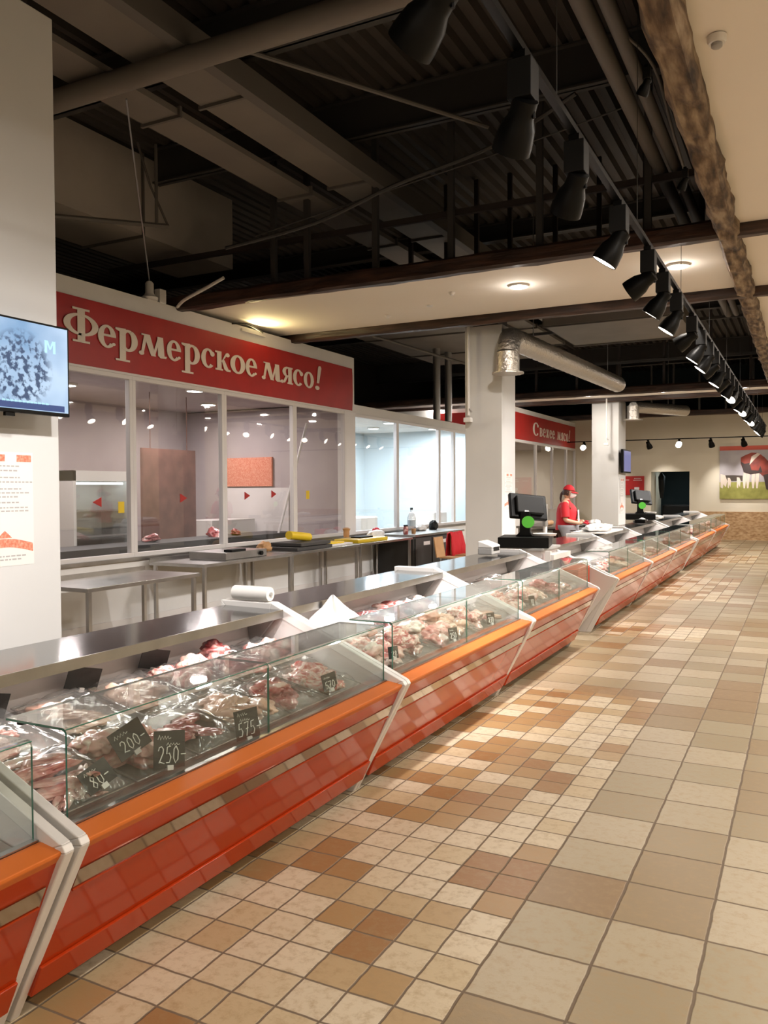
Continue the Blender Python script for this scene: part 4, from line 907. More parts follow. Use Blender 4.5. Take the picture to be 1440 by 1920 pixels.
one('small_pot', MB().lathe([(.05, 0), (.055, .08), (.05, .10), (.07, .15), (.03, .17)], (-7.05, 12.35, .88), 14), 'wood_b', 'small brown potted plant by the thick white post', 'pot', smooth=True)
def lump(x, y, z, sx, sy, sz, m_, name, l, cat, seed=1):
    bm = bmesh.new(); bmesh.ops.create_icosphere(bm, subdivisions=4, radius=1)
    for v in bm.verts:
        r = 1+.25*noise.noise(v.co*2+Vector((seed, 0, 0)))+.12*noise.noise(v.co*5+Vector((seed, 0, 0)))
        v.co = Vector((v.co.x*r*sx, v.co.y*r*sy, max(-sz*.6, v.co.z*r*sz)))
    for f in bm.faces: f.smooth = True
    me = bpy.data.meshes.new(name); bm.to_mesh(me); bm.free(); me.materials.append(M[m_])
    o = bpy.data.objects.new(name, me); sc.collection.objects.link(o); o.location = (x, y, z+sz*.6); return tag(o, l, cat)
lump(-7.05, 13.45, .80, .12, .25, .10, 'white', 'plastic_bag', 'crumpled white bag right of the yellow tray', 'bag', 2)
lump(-7.1, 13.55, .92, .05, .12, .05, 'glove', 'red_cloth', 'small red cloth on top of the crumpled white bag', 'cloth', 5)
lump(-7.15, 15.65, .84, .10, .22, .08, 'white', 'plastic_bag', 'crumpled white bag near the red chair', 'bag', 8)
lump(-7.1, 10.0, .80, .1, .12, .09, 'wood_b', 'brown_packet', 'brown packet left of the yellow roll', 'packet', 12)
t = thing('jar', 'dark red jar at the corner of the yellow box table', 'jar', (-6.85, 14.3, .84))
MB().lathe([(.045, 0), (.05, .02), (.05, .12), (.04, .15)], (-6.85, 14.3, .84), 14).build('jar_body', 'meat1', t, smooth=True); MB().lathe([(.042, .15), (.042, .18)], (-6.85, 14.3, .84), 14).build('lid', 'blackm', t)
one('small_tub', MB().lathe([(.04, 0), (.05, .1)], (-6.8, 14.55, .84), 12), 'wood_b', 'small beige tub beside the dark red jar', 'tub')
t = thing('water_bottle', 'large clear water bottle with a blue cap behind the window corner', 'bottle', (-7.15, 14.95, .84))
MB().lathe([(.08, 0), (.09, .03), (.085, .15), (.09, .28), (.06, .36), (.025, .42), (.025, .45)], (-7.15, 15.2, .84), 16).build('bottle_body', 'pet', t, smooth=True)
MB().lathe([(.03, .45), (.03, .49)], (-7.15, 15.2, .84), 12).build('cap', 'teal', t)
MB().lathe([(.087, .12), (.088, .24)], (-7.15, 15.2, .84), 16).build('bottle_label', 'blue_room', t)
# wooden board and red chair draped cloth
t = thing('wooden_chair', 'plywood chair back showing left of the red jacket', 'chair', (-5.9, 14.4, 0))
MB().prism([(-6.02, .45), (-6.0, .45), (-6.06, .82), (-6.08, .82)], 13.85, 14.25).build('backrest', 'wood_b', t); MB().box(-6.0, -5.6, 13.95, 14.35, .43, .45).build('seat', 'wood_b', t)
for xx in (-5.98, -5.63):
    for yy in (13.98, 14.32): MB().tube([(xx, yy, 0), (xx, yy, .43)], .012, 8).build('leg', 'galv', t)
t = thing('wooden_chair', 'chair hidden under the red jacket beside the middle column', 'chair', (-5.9, 14.9, 0))
MB().box(-6.05, -6.02, 14.6, 15.0, .45, .83).build('backrest', 'wood_b', t); MB().box(-6.02, -5.6, 14.6, 15.0, .43, .45).build('seat', 'wood_b', t)
for xx in (-5.98, -5.63):
    for yy in (14.63, 14.97): MB().tube([(xx, yy, 0), (xx, yy, .43)], .012, 8).build('leg', 'galv', t)
b = MB(); vs = []; n = 16
for j, (dx, z) in enumerate([(-.07, .4), (-.06, .72), (-.03, .85), (.02, .87), (.05, .80), (.07, .6), (.07, .35)]):
    for i in range(n+1):
        yy = 14.5+.62*i/n; vs.append((-6.035+dx+.02*math.sin(i*1.7+j), yy+.02*math.sin(j*2+i), z+.012*math.sin(i*1.1)))
b.add(vs, [(j*(n+1)+i, j*(n+1)+i+1, (j+1)*(n+1)+i+1, (j+1)*(n+1)+i) for j in range(6) for i in range(n)])
o = one('red_jacket', b, 'uni', 'red jacket hung over the chair beside the middle column', 'jacket', smooth=True); q = o.modifiers.new('s', 'SOLIDIFY'); q.thickness = .012
lump(-7.1, 16.2, .84, .09, .10, .12, 'blackm', 'black_bag', 'small black bag on the counter above the red jacket', 'bag', 4)
# ================================================================ COLUMN THINGS
def screen_mat():
    Mx = bpy.data.materials.new('screen_picture'); Mx.use_nodes = True; nt = Mx.node_tree; b = nt.nodes['Principled BSDF']; L = nt.links.new
    tc = nt.nodes.new('ShaderNodeTexCoord'); sp = nt.nodes.new('ShaderNodeSeparateXYZ'); L(tc.outputs['Object'], sp.inputs[0])
    n = nt.nodes.new('ShaderNodeTexNoise'); n.inputs['Scale'].default_value = 26; n.inputs['Detail'].default_value = 5; L(tc.outputs['Object'], n.inputs['Vector'])
    n2 = nt.nodes.new('ShaderNodeTexNoise'); n2.inputs['Scale'].default_value = 3.5; n2.inputs['Detail'].default_value = 2; L(tc.outputs['Object'], n2.inputs['Vector'])
    # leafy dark cluster on the viewer side of the picture, centred at y=-.08
    d = nt.nodes.new('ShaderNodeVectorMath'); d.operation = 'DISTANCE'; d.inputs[1].default_value = (0, .13, .24); L(tc.outputs['Object'], d.inputs[0])
    mr = nt.nodes.new('ShaderNodeMapRange'); mr.inputs['From Min'].default_value = .17; mr.inputs['From Max'].default_value = .23; mr.inputs['To Min'].default_value = 1; mr.inputs['To Max'].default_value = 0
    L(d.outputs['Value'], mr.inputs['Value'])
    th = nt.nodes.new('ShaderNodeMapRange'); th.inputs['From Min'].default_value = .47; th.inputs['From Max'].default_value = .56; L(n.outputs['Fac'], th.inputs['Value'])
    mu = nt.nodes.new('ShaderNodeMath'); mu.operation = 'MULTIPLY'; L(mr.outputs[0], mu.inputs[0]); L(th.outputs[0], mu.inputs[1])
    r = nt.nodes.new('ShaderNodeValToRGB'); r.color_ramp.elements[0].position = .3; r.color_ramp.elements[1].position = .7
    r.color_ramp.elements[0].color = (.20, .36, .58, 1); r.color_ramp.elements[1].color = (.50, .66, .86, 1); L(n2.outputs['Fac'], r.inputs[0])
    mx = nt.nodes.new('ShaderNodeMix'); mx.data_type = 'RGBA'; L(mu.outputs[0], mx.inputs[0]); L(r.outputs[0], mx.inputs[6]); mx.inputs[7].default_value = (.03, .07, .16, 1)
    b.inputs['Base Color'].default_value = (.01, .01, .01, 1); b.inputs['Roughness'].default_value = .2
    L(mx.outputs[2], b.inputs['Emission Color']); b.inputs['Emission Strength'].default_value = .95
    return Mx
M['screen'] = screen_mat()
M['screen_lit'] = mat('screen_caption', (0, 0, 0), .3, emit=(.50, .86, 1.0), estr=.95)
M['screen_dark'] = mat('screen_lower_band', (0, 0, 0), .3, emit=(.04, .08, .25), estr=.8)
M['screen2'] = mat('screen_violet', (0, 0, 0), .3, emit=(.20, .22, .50), estr=.6)
t = thing('wall_television', 'flat television showing a pale blue picture on the left column', 'television', (-3.9, 3.02, 2.14))
t.rotation_euler = (0, 0, 0)
xs = -3.86
MB().box(xs-.035, xs, 2.60, 3.49, 2.135, 2.655).build('television_body', 'black', t, bevel=.004)
s_ = MB().quad((xs+.001, 2.615, 2.155), (xs+.001, 3.478, 2.155), (xs+.001, 3.478, 2.643), (xs+.001, 2.615, 2.643)).build('screen', 'screen', t)
lg = MB()
y0, z0, w_, h_ = 3.315, 2.49, .075, .07
for P in ([(0, 0), (.22, 0), (.22, 1), (0, 1)], [(.78, 0), (1, 0), (1, 1), (.78, 1)], [(.10, 1), (.30, 1), (.56, .3), (.44, .3)], [(.70, 1), (.90, 1), (.56, .3), (.44, .3)]):
    lg.prism([(y0+a*w_, z0+c*h_) for a, c in P], xs+.0015, xs+.003, ax='x')
lg.build('screen_logo', 'screen_lit', s_)
MB().box(xs+.0012, xs+.002, 3.0, 3.45, 2.16, 2.195).build('screen_band', 'screen_dark', s_)
b = MB(); yy = 3.03
for k in range(12): b.tube([(xs+.0025, yy+p*.022, 2.19+q*.018) for p, q in DG['~'][0]], .0014, 4); yy += .026
b.build('screen_caption', 'screen_lit', s_)
MB().box(xs-.2, xs-.035, 2.95, 3.1, 2.3, 2.5).build('wall_bracket', 'black', t); MB().box(xs-.03, xs-.01, 3.06, 3.12, 2.115, 2.136).build('sensor_foot', 'black', t)
def notice(x, y0, y1, z0, z1, label, seed=0):
    t = thing('paper_notice', label, 'notice', (x, (y0+y1)/2, z0), 'printed notices on the columns')
    s = MB().box(x, x+.002, y0, y1, z0, z1).build('sheet', 'white', t)
    W, Hh = y1-y0, z1-z0; b = MB(); rnd = random.Random(seed)
    for (a, c, e, g) in ((.28, .52, .915, .975), (.72, .97, .915, .975)): MB().box(x+.002, x+.003, y0+a*W, y0+c*W, z0+e*Hh, z0+g*Hh).build('printed_block', 'poster_r', s)
    # arched band near the foot
    P = [(y0+W*(.02+.96*i/12), z0+Hh*(.115+.05*math.sin(math.pi*i/12))) for i in range(13)]; Q = [(a, c+Hh*.075) for a, c in P]
    for i in range(12): b.prism([P[i], P[i+1], Q[i+1], Q[i]], x+.002, x+.003, ax='x')
    b.build('printed_ribbon', 'poster_r', s); b = MB()
    b.prism([(y0+W*.38, z0+Hh*.245), (y0+W*.62, z0+Hh*.245), (y0+W*.56, z0+Hh*.28), (y0+W*.5, z0+Hh*.31), (y0+W*.44, z0+Hh*.28)], x+.002, x+.003, ax='x').build('printed_crest', 'poster_r', s)
    b = MB()
    for v, wd in ((.87, .5), (.83, .4), (.77, .55), (.73, .9), (.67, .6), (.635, .75), (.60, .4), (.55, .5), (.505, .8), (.475, .75), (.08, .7), (.05, .5)):
        yy = y0+W*(.5-wd/2)
        while yy < y0+W*(.5+wd/2):
            l = rnd.uniform(.03, .08)*W; b.box(x+.002, x+.0026, yy, yy+l, z0+Hh*v, z0+Hh*(v+.012)); yy += l+.02*W
    b.build('printed_text', 'ink', s)
notice(-4.10, 3.02, 3.42, 1.27, 1.93, 'printed notice with red bands on the left column below the television', 1)
notice(-4.11, 12.08, 12.46, 1.36, 1.95, 'printed notice with red bands on the middle column', 2)
notice(-4.675, 23.8, 24.3, 1.0, 2.0, 'narrow printed notice on the far column below the small screen', 3)
t = thing('wall_television', 'small violet screen turned sideways on the far column', 'television', (-4.5, 23.5, 2.1))
MB().box(-4.60, -4.53, 23.50, 24.62, 2.14, 2.80).build('television_body', 'black', t, bevel=.006)
MB().box(-4.529, -4.525, 23.6, 24.58, 2.18, 2.76).build('screen', 'screen2', t)
MB().box(-4.68, -4.60, 23.9, 24.1, 2.35, 2.55).build('wall_bracket', 'black', t)
# ================================================================ TILLS
def till(x, y, z, label, rz=0):
    t = thing('point_of_sale_till', label, 'till', (0, 0, 0), 'tills')
    MB().box(-.23, .23, -.28, .20, 0, .10).build('cash_drawer', 'black', t, bevel=.006)
    MB().box(-.20, .20, .202, .206, .02, .08).build('drawer_front', 'blackm', t)
    MB().prism([(-.09, .10), (.09, .10), (.05, .14), (.045, .34), (-.045, .34), (-.05, .14)], -.10, .02).build('stand', 'black', t, bevel=.008)
    a = MB().box(-.20, .17, -.03, .02, 0, .26); R = Matrix.Rotation(R_(-24), 3, 'X')
    a.v = [tuple(R @ Vector(p) + Vector((0, -.03, .26))) for p in a.v]; d = a.build('display_housing', 'black', t, bevel=.012)
    a = MB().box(-.15, .12, -.075, -.03, .04, .22); a.v = [tuple(R @ Vector(p) + Vector((0, -.03, .26))) for p in a.v]; a.build('rear_cover', 'blackm', d, bevel=.01)
    a = MB().box(-.08, -.04, -.079, -.075, .03, .06); a.v = [tuple(R @ Vector(p) + Vector((0, -.03, .26))) for p in a.v]; a.build('rear_label', 'white', d)
    st = MB().lathe([(.001, -.004), (.058, -.004), (.058, 0)], (0, 0, 0), 24, Matrix.Rotation(R_(-90), 4, 'X'))
    st.v = [(p[0]+.03, p[1]-.104, p[2]+.24) for p in st.v]; st.build('round_sticker', 'green', t)
    d.rotation_euler = (0, R_(6), R_(28)); t.location = (x, y, z); t.rotation_euler = (0, 0, rz); t.scale = (1.25, 1.25, 1.2); return t
till1 = till(-2.92, 9.36, 1.03, 'black till with a round green sticker at the gap near the middle column', R_(12))
till2 = copy_tree(till1); till2.location = (-3.05, 17.6, 1.06); till2['label'] = 'black till farther away at the second gap beside the far column'
def counter(x0, x1, y0, y1, z, l):
    t = thing('till_counter', l, 'counter', ((x0+x1)/2, y0, 0), 'till counters')
    MB().box(x0, x1, y0, y1, z-.03, z).build('countertop', 'grey', t, bevel=.004); MB().box(x0+.03, x1-.03, y0+.02, y1-.02, 0, z-.03).build('cabinet', 'whitep', t)
counter(-3.30, -2.62, 9.04, 9.78, 1.03, 'grey counter carrying the near till between two cases')
one('drawer_rail', MB().box(-2.60, -2.50, 9.05, 9.78, .90, .96), 'white', 'white rail across the gap in front of the near till', 'rail')
one('orange_crate', MB().box(-2.58, -2.25, 9.15, 9.7, .45, .80), 'lacq', 'orange red crate under the white rail in the gap', 'crate', bevel=.01)
one('white_post', MB().box(-2.60, -2.54, 9.04, 9.10, 0, 1.0), 'white', 'white post at the corner of the gap in front of the near till', 'post')
t = thing('card_printer', 'white and grey label printer on the rear shelf left of the near till', 'printer', (-2.95, 8.15, 1.02))
MB().box(-3.03, -2.87, 8.05, 8.30, 1.022, 1.09).build('printer_base', 'grey', t, bevel=.01); MB().prism([(-3.03, 1.09), (-2.87, 1.09), (-2.87, 1.115), (-3.0, 1.16), (-3.03, 1.16)], 8.05, 8.30).build('printer_lid', 'white', t, bevel=.01)
MB().box(-2.869, -2.866, 8.09, 8.26, 1.06, 1.10).build('paper_slot', 'blackm', t)
def plate(x, y, z, l, sx=1):
    t = MB().lathe([(.05, 0), (.11*sx, .005), (.12*sx, .03), (.115*sx, .03), (.10*sx, .014), (.02, .012)], (x, y, z), 22)
    one('white_bowl', t, 'white', l, 'bowl', smooth=True)
plate(-2.72, 9.37, 1.152, 'white shallow bowl on the near till drawer', 1.35); plate(-2.84, 17.62, 1.182, 'white bowl beside the far till')
t = thing('price_pole', 'upright steel tube with a white foot right behind the near till', 'pole', (-2.95, 9.75, 1.0))
MB().tube([(-3.0, 10.44, 1.005), (-3.0, 10.44, 1.22)], .028, 12).build('pole_foot', 'white', t, smooth=True); MB().tube([(-3.0, 10.44, 1.22), (-3.0, 10.44, 1.48)], .035, 14).build('pole_tube', 'galv', t, smooth=True)
MB().lathe([(.036, 1.48), (.036, 1.50), (.02, 1.505)], (-3.0, 10.44, 0), 14).build('pole_cap', 'galv', t)
b = MB(); rn = random.Random(3)
for k in range(6):
    a = rn.uniform(0, 6.28); b.tube([(-3.1+.05*math.cos(a+j*.7), 9.05+.05*math.sin(a+j*.7), 1.06+.012*j) for j in range(8)], .005, 5)
one('cable_coil', b, 'white', 'tangle of white cables behind the near till', 'cable')
# paper stack and bags at the case beyond the gap
one('wrapping_paper', MB().box(-3.14, -2.62, 12.3, 13.6, 1.025, 1.05), 'white', 'stack of white wrapping sheets on the shelf right of the worker', 'paper', bevel=.004)
lump(-2.85, 12.8, 1.05, .20, .50, .07, 'white', 'folded_bags', 'heap of folded white bags in front of the worker', 'bags', 21)
lump(-2.95, 17.3, 1.02, .10, .14, .05, 'white', 'white_cloth', 'white cloth left of the far till', 'cloth', 23)
lump(-2.9, 18.9, 1.03, .12, .25, .05, 'white', 'white_packets', 'white packets on the shelf right of the far till', 'packets', 25)
one('black_tape_unit', MB().box(-2.98, -2.78, 16.6, 16.85, 1.02, 1.09), 'black', 'small black device on the shelf left of the far till', 'device', bevel=.01)
t = thing('steel_worktable', 'steel table behind the worker near the far column', 'worktable', (-4.6, 17, 0), 'steel worktables behind the worker')
MB().box(-5.0, -4.1, 15.4, 18.8, .94, .98).build('tabletop', 'ss', t)
for xx in (-4.95, -4.15):
    for yy in (15.45, 18.75): MB().box(xx-.02, xx+.02, yy-.02, yy+.02, 0, .94).build('leg', 'ss', t)
for k in range(3): MB().box(-4.9, -4.2, 15.6+k*1.05, 16.5+k*1.05, .1, .9).build('steel_bin', 'ss', t, bevel=.01)
one('brown_roll', MB().lathe([(.03, -.2), (.05, -.2), (.05, .2), (.03, .2)], (-4.5, 15.9, 1.03), 14, Matrix.Rotation(R_(90), 4, 'X')), 'wood_b', 'brown roll of wrapping paper left of the worker', 'roll')
# ================================================================ END WALL THINGS
M['sky_p'] = mat('print_sky', (.38, .35, .36), .6, var=(2, (.30, .27, .29))); M['grass_p'] = mat('print_grass', (.20, .19, .035), .6, var=(6, (.28, .27, .06)))
M['tree_p'] = mat('print_trees', (.05, .035, .025), .6); M['cow_p'] = mat('print_cow_brown', (.28, .035, .015), .6, var=(3, (.10, .012, .008))); M['cow_d'] = mat('print_cow_dark', (.025, .010, .008), .6)
M['cow_w'] = mat('print_cow_white', (.60, .50, .42), .6); M['band_p'] = mat('print_red_band', (.50, .08, .05), .6)
t = thing('cow_picture', 'large printed picture of a brown and white cow grazing on the end wall', 'picture', (-1.5, 29.1, 1.34))
x0, z0, W, Hh = -2.52, 1.34, 1.9, 1.72; y = 29.13
b = MB().box(x0, x0+W, y, y+.04, z0, z0+Hh, 0)
def P_(pts, k, lay): b.prism([(x0+u*1.45, z0+v*Hh) for u, v in pts], y-.003*lay, y-.003*lay+.002, k)
b.box(x0, x0+W, y-.002, y, z0+Hh*.32, z0+Hh*.92, 1); b.box(x0, x0+W, y-.002, y, z0, z0+Hh*.32, 2); b.box(x0, x0+W, y-.003, y, z0+Hh*.92, z0+Hh, 3)
P_([(.10, .34), (.48, .34), (.48, .44), (.30, .45), (.12, .45)], 4, 2)
for u, s in ((.02, 1.6), (.17, .8), (.36, .9)): P_([(u, .22), (u+.03*s, .20), (u+.04*s, .28), (u+.07*s, .22), (u+.09*s, .34), (u+.06*s, .34+.07*s), (u, .33+.09*s)], 5, 3)
P_([(.44, .78), (.52, .82), (.66, .87), (.80, .86), (.92, .78), (1.0, .70), (1.08, .60), (1.15, .45), (1.02, .28), (.90, .42), (.80, .50), (.64, .47), (.50, .52), (.44, .66)], 6, 4)
P_([(.44, .70), (.52, .66), (.62, .68), (.66, .54), (.80, .53), (.84, .62), (.88, .50), (.80, .48), (.64, .46), (.50, .50)], 7, 5)
P_([(.62, .64), (.66, .80), (.78, .86), (.84, .84), (.72, .74)], 5, 6)
for u in (.50, .57, .68, .76): P_([(u, .20), (u+.03, .20), (u+.05, .34), (u+.06, .50), (u, .50), (u-.02, .36)], 5, 4)
P_([(.90, .45), (.96, .18), (1.04, .16), (1.12, .24), (1.08, .48)], 7, 5)
b.build('printed_sheet', ['white', 'sky_p', 'grass_p', 'band_p', 'tree_p', 'cow_w', 'cow_p', 'cow_d'], t)
t = thing('red_information_board', 'red information board on the end wall left of the doorway', 'sign', (-5.2, 29.1, 1.47))
s = MB().box(-5.75, -4.92, 29.14, 29.19, 1.47, 2.12).build('board', 'red', t)
b = MB()
for k, (a, c, z) in enumerate([(-5.65, -5.42, 1.98), (-5.25, -5.02, 2.03), (-5.28, -4.99, 1.97)]):
    xx = a
    while xx < c: b.box(xx, xx+.02, 29.136, 29.14, z, z+.022); xx += .03
b.build('white_lettering', 'white', s); MB().prism([(-5.16, 1.60), (-5.08, 1.66), (-5.08, 1.74), (-5.24, 1.74), (-5.24, 1.66)], 29.130, 29.137).build('emblem', 'white', s); MB().box(-5.25, -5.05, 29.137, 29.14, 1.50, 1.60).build('emblem_base', 'teal', s)
one('dark_sofa', MB().box(-4.55, -3.5, 30.6, 31.4, 0, 1.12).box(-4.5, -3.6, 30.4, 30.7, 0, .7), 'blackm', 'dark low object standing in the dim room beyond the doorway', 'furniture', bevel=.06)
one('hanging_coat', MB().tube([(-4.52, 30.2, 2.25), (-4.50, 30.2, 2.1), (-4.5, 30.2, 1.7), (-4.5, 30.2, 1.35)], [.03, .12, .10, .05], 10), 'blackm', 'dark coat hanging just inside the doorway', 'coat', smooth=True)
light('AREA', 'passage_lamp', (-3.9, 30.6, 2.45), 8, (.8, .95, 1), None, .3)
# ================================================================ WORKER
def skin_mesh(name, verts, edges, radii, m_, parent, sub=2, root=0, at=None):
    me = bpy.data.meshes.new(name); off = wloc(parent) if parent else Vector((0, 0, 0))
    me.from_pydata([tuple(Vector(v)) for v in verts], edges, []); me.materials.append(M[m_])
    o = bpy.data.objects.new(name, me); sc.collection.objects.link(o)
    if parent: o.parent = parent
    md = o.modifiers.new('skin', 'SKIN'); md.use_smooth_shade = True
    for i, r in enumerate(radii):
        sv = me.skin_vertices[0].data[i] if me.skin_vertices else None
    if not me.skin_vertices:
        bpy.context.view_layer.objects.active = o
    for i, r in enumerate(radii):
        d = me.skin_vertices[0].data[i]; d.radius = r if isinstance(r, tuple) else (r, r); d.use_root = (i == root)
    sm = o.modifiers.new('sub', 'SUBSURF'); sm.levels = sub; sm.render_levels = sub
    return o
wk = thing('person', 'person in red polo shirt, red cap, white mask and red gloves behind the cases', 'person', (0, 0, 0))
# local frame: +x faces forward, +y is the left hand side, height 1.70
V = [(0, 0, .98), (.01, 0, 1.12), (.02, 0, 1.28), (.0, 0, 1.40), (.01, 0, 1.47), (.03, 0, 1.52),   # 0-5 spine, neck
     (.0, .10, .90), (.02, .11, .50), (-.01, .11, .10), (.08, .12, .045),                         # 6-9 left leg
     (.0, -.10, .90), (.02, -.11, .50), (-.01, -.11, .10), (.08, -.12, .045),                     # 10-13 right leg
     (-.01, .16, 1.385), (.02, .235, 1.12), (.24, .17, 1.09), (.30, .15, 1.10),                   # 14-17 left arm
     (-.01, -.16, 1.385), (.02, -.235, 1.12), (.24, -.15, 1.07), (.30, -.13, 1.08)]               # 18-21 right arm
E_ = [(0, 1), (1, 2), (2, 3), (3, 4), (4, 5), (0, 6), (6, 7), (7, 8), (8, 9), (0, 10), (10, 11), (11, 12), (12, 13), (3, 14), (14, 15), (15, 16), (16, 17), (3, 18), (18, 19), (19, 20), (20, 21)]
Rr = [(.17, .15), (.17, .15), (.175, .15), (.13, .11), .06, .052, .10, .07, .05, .04, .10, .07, .05, .04, .065, .046, .034, .028, .065, .046, .034, .028]
skin_mesh('body', V, E_, Rr, 'skin', wk)
# shirt, trousers as slightly larger skins
b = MB(); n = 24; RG = [(.93, .0, .185, .20), (1.02, .005, .185, .20), (1.12, .01, .175, .195), (1.24, .02, .185, .205), (1.33, .015, .165, .205), (1.39, .005, .13, .19), (1.425, .0, .095, .14), (1.45, .005, .07, .085), (1.475, .01, .066, .072)]
vs = []
for z, cx, rx, ry in RG:
    for i in range(n): vs.append((cx+rx*math.cos(2*math.pi*i/n), ry*math.sin(2*math.pi*i/n), z))
b.add(vs, [(j*n+i, j*n+(i+1) % n, (j+1)*n+(i+1) % n, (j+1)*n+i) for j in range(len(RG)-1) for i in range(n)])
for s_ in (-1, 1): b.tube([(0, s_*.10, 1.375), (0, s_*.155, 1.372), (.005, s_*.195, 1.33), (.012, s_*.218, 1.25), (.02, s_*.236, 1.17)], [.07, .078, .078, .074, .074], 16)
o = b.build('polo_shirt', 'uni', None, smooth=True); o.parent = wk
skin_mesh('trousers', [(0, 0, .95), (0, .10, .86), (.02, .11, .50), (-.01, .11, .12), (0, -.10, .86), (.02, -.11, .50), (-.01, -.11, .12)],
          [(0, 1), (1, 2), (2, 3), (0, 4), (4, 5), (5, 6)], [(.195, .17), .13, .10, .08, .13, .10, .08], 'hair', wk)
b = MB(); n = 14; vs = []
for j, (z, r, fr) in enumerate([(.45, .25, 80), (.70, .245, 90), (.92, .24, 110), (.99, .235, 125), (1.04, .235, 125)]):
    for i in range(n+1):
        a = R_(-fr+2*fr*i/n); vs.append(((r-.02)*math.cos(a)+.01, (r+.03)*math.sin(a), z))
b.add(vs, [(j*(n+1)+i, j*(n+1)+i+1, (j+1)*(n+1)+i+1, (j+1)*(n+1)+i) for j in range(4) for i in range(n)])
o = b.build('apron', 'apron', None, smooth=True); o.parent = wk
b2 = MB().add([(.225, -.09, 1.03), (.225, .12, 1.03), (.215, .10, 1.30), (.215, -.07, 1.30)], [(0, 1, 2, 3)]); bb2 = b2.build('apron_bib', 'mask', None); bb2.parent = o; qq = bb2.modifiers.new('s', 'SOLIDIFY'); qq.thickness = .006
if True: q = o.modifiers.new('s', 'SOLIDIFY'); q.thickness = .008
# head
bm = bmesh.new(); bmesh.ops.create_icosphere(bm, subdivisions=4, radius=1)
for v in bm.verts:
    x, y, z = v.co; X = x*.092; Y = y*.074; Z = z*.112
    if x > 0 and z < 0: X *= 1 - .12*abs(z); Y *= 1 - .28*abs(z)
    if x > .6: 
        X += .018*math.exp(-((y/.16)**2)-(((z+.12)/.22)**2))       # nose
        X -= .008*math.exp(-(((abs(y)-.36)/.16)**2)-(((z-.12)/.12)**2))   # eye sockets
        X += .006*math.exp(-((y/.3)**2)-(((z+.5)/.08)**2))          # lips
    v.co = Vector((X, Y, Z))
for f in bm.faces: f.smooth = True
me = bpy.data.meshes.new('head'); bm.to_mesh(me); bm.free(); me.materials.append(M['skin'])
hd = bpy.data.objects.new('head', me); sc.collection.objects.link(hd); hd.parent = wk; hd.location = (.045, 0, 1.605); hd.rotation_euler = (0, R_(10), 0)
def head_part(name, b, m_, **k):
    o = b.build(name, m_, None, **k); o.parent = hd; return o
for s in (-1, 1):
    head_part('eye', MB().lathe([(.001, -.012), (.009, -.008), (.012, 0), (.009, .008), (.001, .012)], (.078, s*.028, .014), 12), 'hair', smooth=True)
    head_part('ear', MB().lathe([(.003, -.008), (.020, -.004), (.026, .003), (.016, .008)], (-.005, s*.076, .0), 12, Matrix.Rotation(R_(90*s), 4, 'X')), 'skin', smooth=True)
bm = bmesh.new(); bmesh.ops.create_icosphere(bm, subdivisions=4, radius=1)
bmesh.ops.delete(bm, geom=[v for v in bm.verts if v.co.z > .08 or v.co.z < -.86 or v.co.x < .25], context='VERTS')
for v in bm.verts: v.co = Vector((v.co.x*.112+.008+.026*math.exp(-((v.co.y/.3)**2)-((v.co.z+.25)/.4)**2), v.co.y*.082*(1-.2*abs(v.co.z)), v.co.z*.112))
for f in bm.faces: f.smooth = True
me = bpy.data.meshes.new('face_mask'); bm.to_mesh(me); bm.free(); me.materials.append(M['mask'])
o = bpy.data.objects.new('face_mask', me); sc.collection.objects.link(o); o.parent = hd; q = o.modifiers.new('s', 'SOLIDIFY'); q.thickness = .003
bm = bmesh.new(); bmesh.ops.create_icosphere(bm, subdivisions=4, radius=1)
bmesh.ops.delete(bm, geom=[v for v in bm.verts if v.co.z < -.55 or (v.co.x > .35 and v.co.z < .3)], context='VERTS')
for v in bm.verts: v.co = Vector((v.co.x*.102-.006, v.co.y*.084, v.co.z*.118+.004))
for f in bm.faces: f.smooth = True
me = bpy.data.meshes.new('hair'); bm.to_mesh(me); bm.free(); me.materials.append(M['hair'])
o = bpy.data.objects.new('hair', me); sc.collection.objects.link(o); o.parent = hd
skin_mesh('ponytail', [(-.09, 0, .01), (-.12, .01, -.05), (-.12, .015, -.13), (-.10, .015, -.19)], [(0, 1), (1, 2), (2, 3)], [.022, .024, .020, .010], 'hair', hd)
bm = bmesh.new(); bmesh.ops.create_icosphere(bm, subdivisions=4, radius=1)
bmesh.ops.delete(bm, geom=[v for v in bm.verts if v.co.z < .18], context='VERTS')
for v in bm.verts: v.co = Vector((v.co.x*.108-.002, v.co.y*.090, v.co.z*.130))
for f in bm.faces: f.smooth = True
me = bpy.data.meshes.new('cap'); bm.to_mesh(me); bm.free(); me.materials.append(M['uni'])
cap = bpy.data.objects.new('cap', me); sc.collection.objects.link(cap); cap.parent = hd; cap.location = (0, 0, .008); q = cap.modifiers.new('s', 'SOLIDIFY'); q.thickness = .004
b = MB(); vs = []
for j in range(5):
    for i in range(13):
        a = R_(-62+124*i/12); r0 = .100; ex = .075*math.cos(a*.9)*j/4
        vs.append(((r0+ex)*math.cos(a), .086*math.sin(a)*(1+.1*j/4), .028-.022*(j/4)-.012*(abs(math.sin(a))**2)))
b.add(vs, [(j*13+i, j*13+i+1, (j+1)*13+i+1, (j+1)*13+i) for j in range(4) for i in range(12)])
o = b.build('cap_visor', 'uni', None, smooth=True); o.parent = cap; q = o.modifiers.new('s', 'SOLIDIFY'); q.thickness = .004
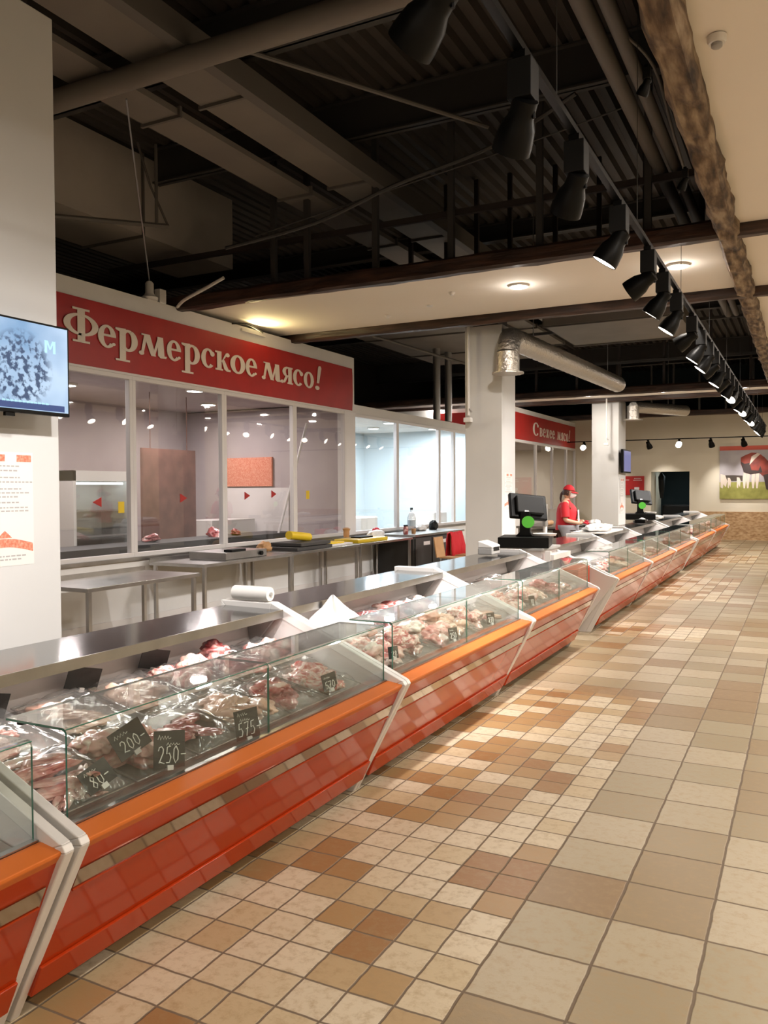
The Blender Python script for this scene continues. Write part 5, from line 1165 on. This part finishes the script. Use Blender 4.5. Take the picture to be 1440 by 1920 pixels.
# hands: palm plus five bent fingers each
def hand(cx, cy, cz, side, fwd):
    f = Vector(fwd).normalized(); up = Vector((0, 0, 1)); lat = f.cross(up).normalized()*side; dn = -(lat.cross(f)*side).normalized()
    if dn.z > 0: dn = -dn
    c = Vector((cx, cy, cz)); Vh = [c, c+f*.04, c+f*.075]; Eh = [(0, 1), (1, 2)]; Rh = [(.026, .020), (.036, .019), (.036, .016)]
    for k, (off, ln) in enumerate([(-.030, .072), (-.010, .082), (.010, .078), (.028, .062)]):
        b0 = c+f*.085+lat*off; i0 = len(Vh)
        Vh += [b0, b0+f*ln*.42+dn*.006, b0+f*ln*.68+dn*.024, b0+f*ln*.78+dn*.046]; Eh += [(2, i0), (i0, i0+1), (i0+1, i0+2), (i0+2, i0+3)]; Rh += [.0115, .011, .010, .0088]
    i0 = len(Vh); b0 = c+f*.03-lat*.034
    Vh += [b0, b0+f*.03-lat*.018+dn*.014, b0+f*.06-lat*.012+dn*.03]; Eh += [(1, i0), (i0, i0+1), (i0+1, i0+2)]; Rh += [.014, .012, .009]
    skin_mesh('glove', Vh, Eh, Rh, 'glove', wk, sub=1)
hand(.305, .148, 1.10, 1, (1, -.25, -.1)); hand(.305, -.128, 1.08, -1, (1, .25, -.05))
wk.location = (-3.75, 14.35, .03); wk.rotation_euler = (0, 0, R_(8)); wk.scale = (1.0, 1.0, 1.0)
lump(-3.25, 14.35, 1.05, .11, .10, .07, 'white', 'white_packet', 'white packet held in the gloved hands of the worker', 'packet', 33)
# ================================================================ labels: tell repeats apart by their order in the hall
bpy.context.view_layer.update()
ORDN = ORD + ['%dth' % k for k in range(21, 60)]
_g = {}
for o in sc.objects:
    if 'category' in o and o.parent is None and 'label' in o: _g.setdefault(o['label'], []).append(o)
for lab, os_ in _g.items():
    if len(os_) < 2: continue
    def cen(o):
        if o.type == 'MESH' and o.location.length < 1e-6:
            c = sum((Vector(q) for q in o.bound_box), Vector())/8; return c
        return o.location
    P = [cen(o) for o in os_]; dx = max(p.x for p in P)-min(p.x for p in P); dy = max(p.y for p in P)-min(p.y for p in P)
    if dx > dy: key = lambda o: cen(o).x; tail = 'from the left'
    else: key = lambda o: cen(o).y; tail = 'from the near end'
    os_.sort(key=key)
    for k, o in enumerate(os_):
        w_ = lab.split(); w_ = w_[:16-5] if len(w_)+5 > 16 else w_
        while w_[-1] in ('of', 'the', 'in', 'a', 'at', 'by', 'behind', 'beside'): w_.pop()
        o['label'] = ' '.join(w_).rstrip(',') + ', ' + ORDN[k] + ' ' + tail
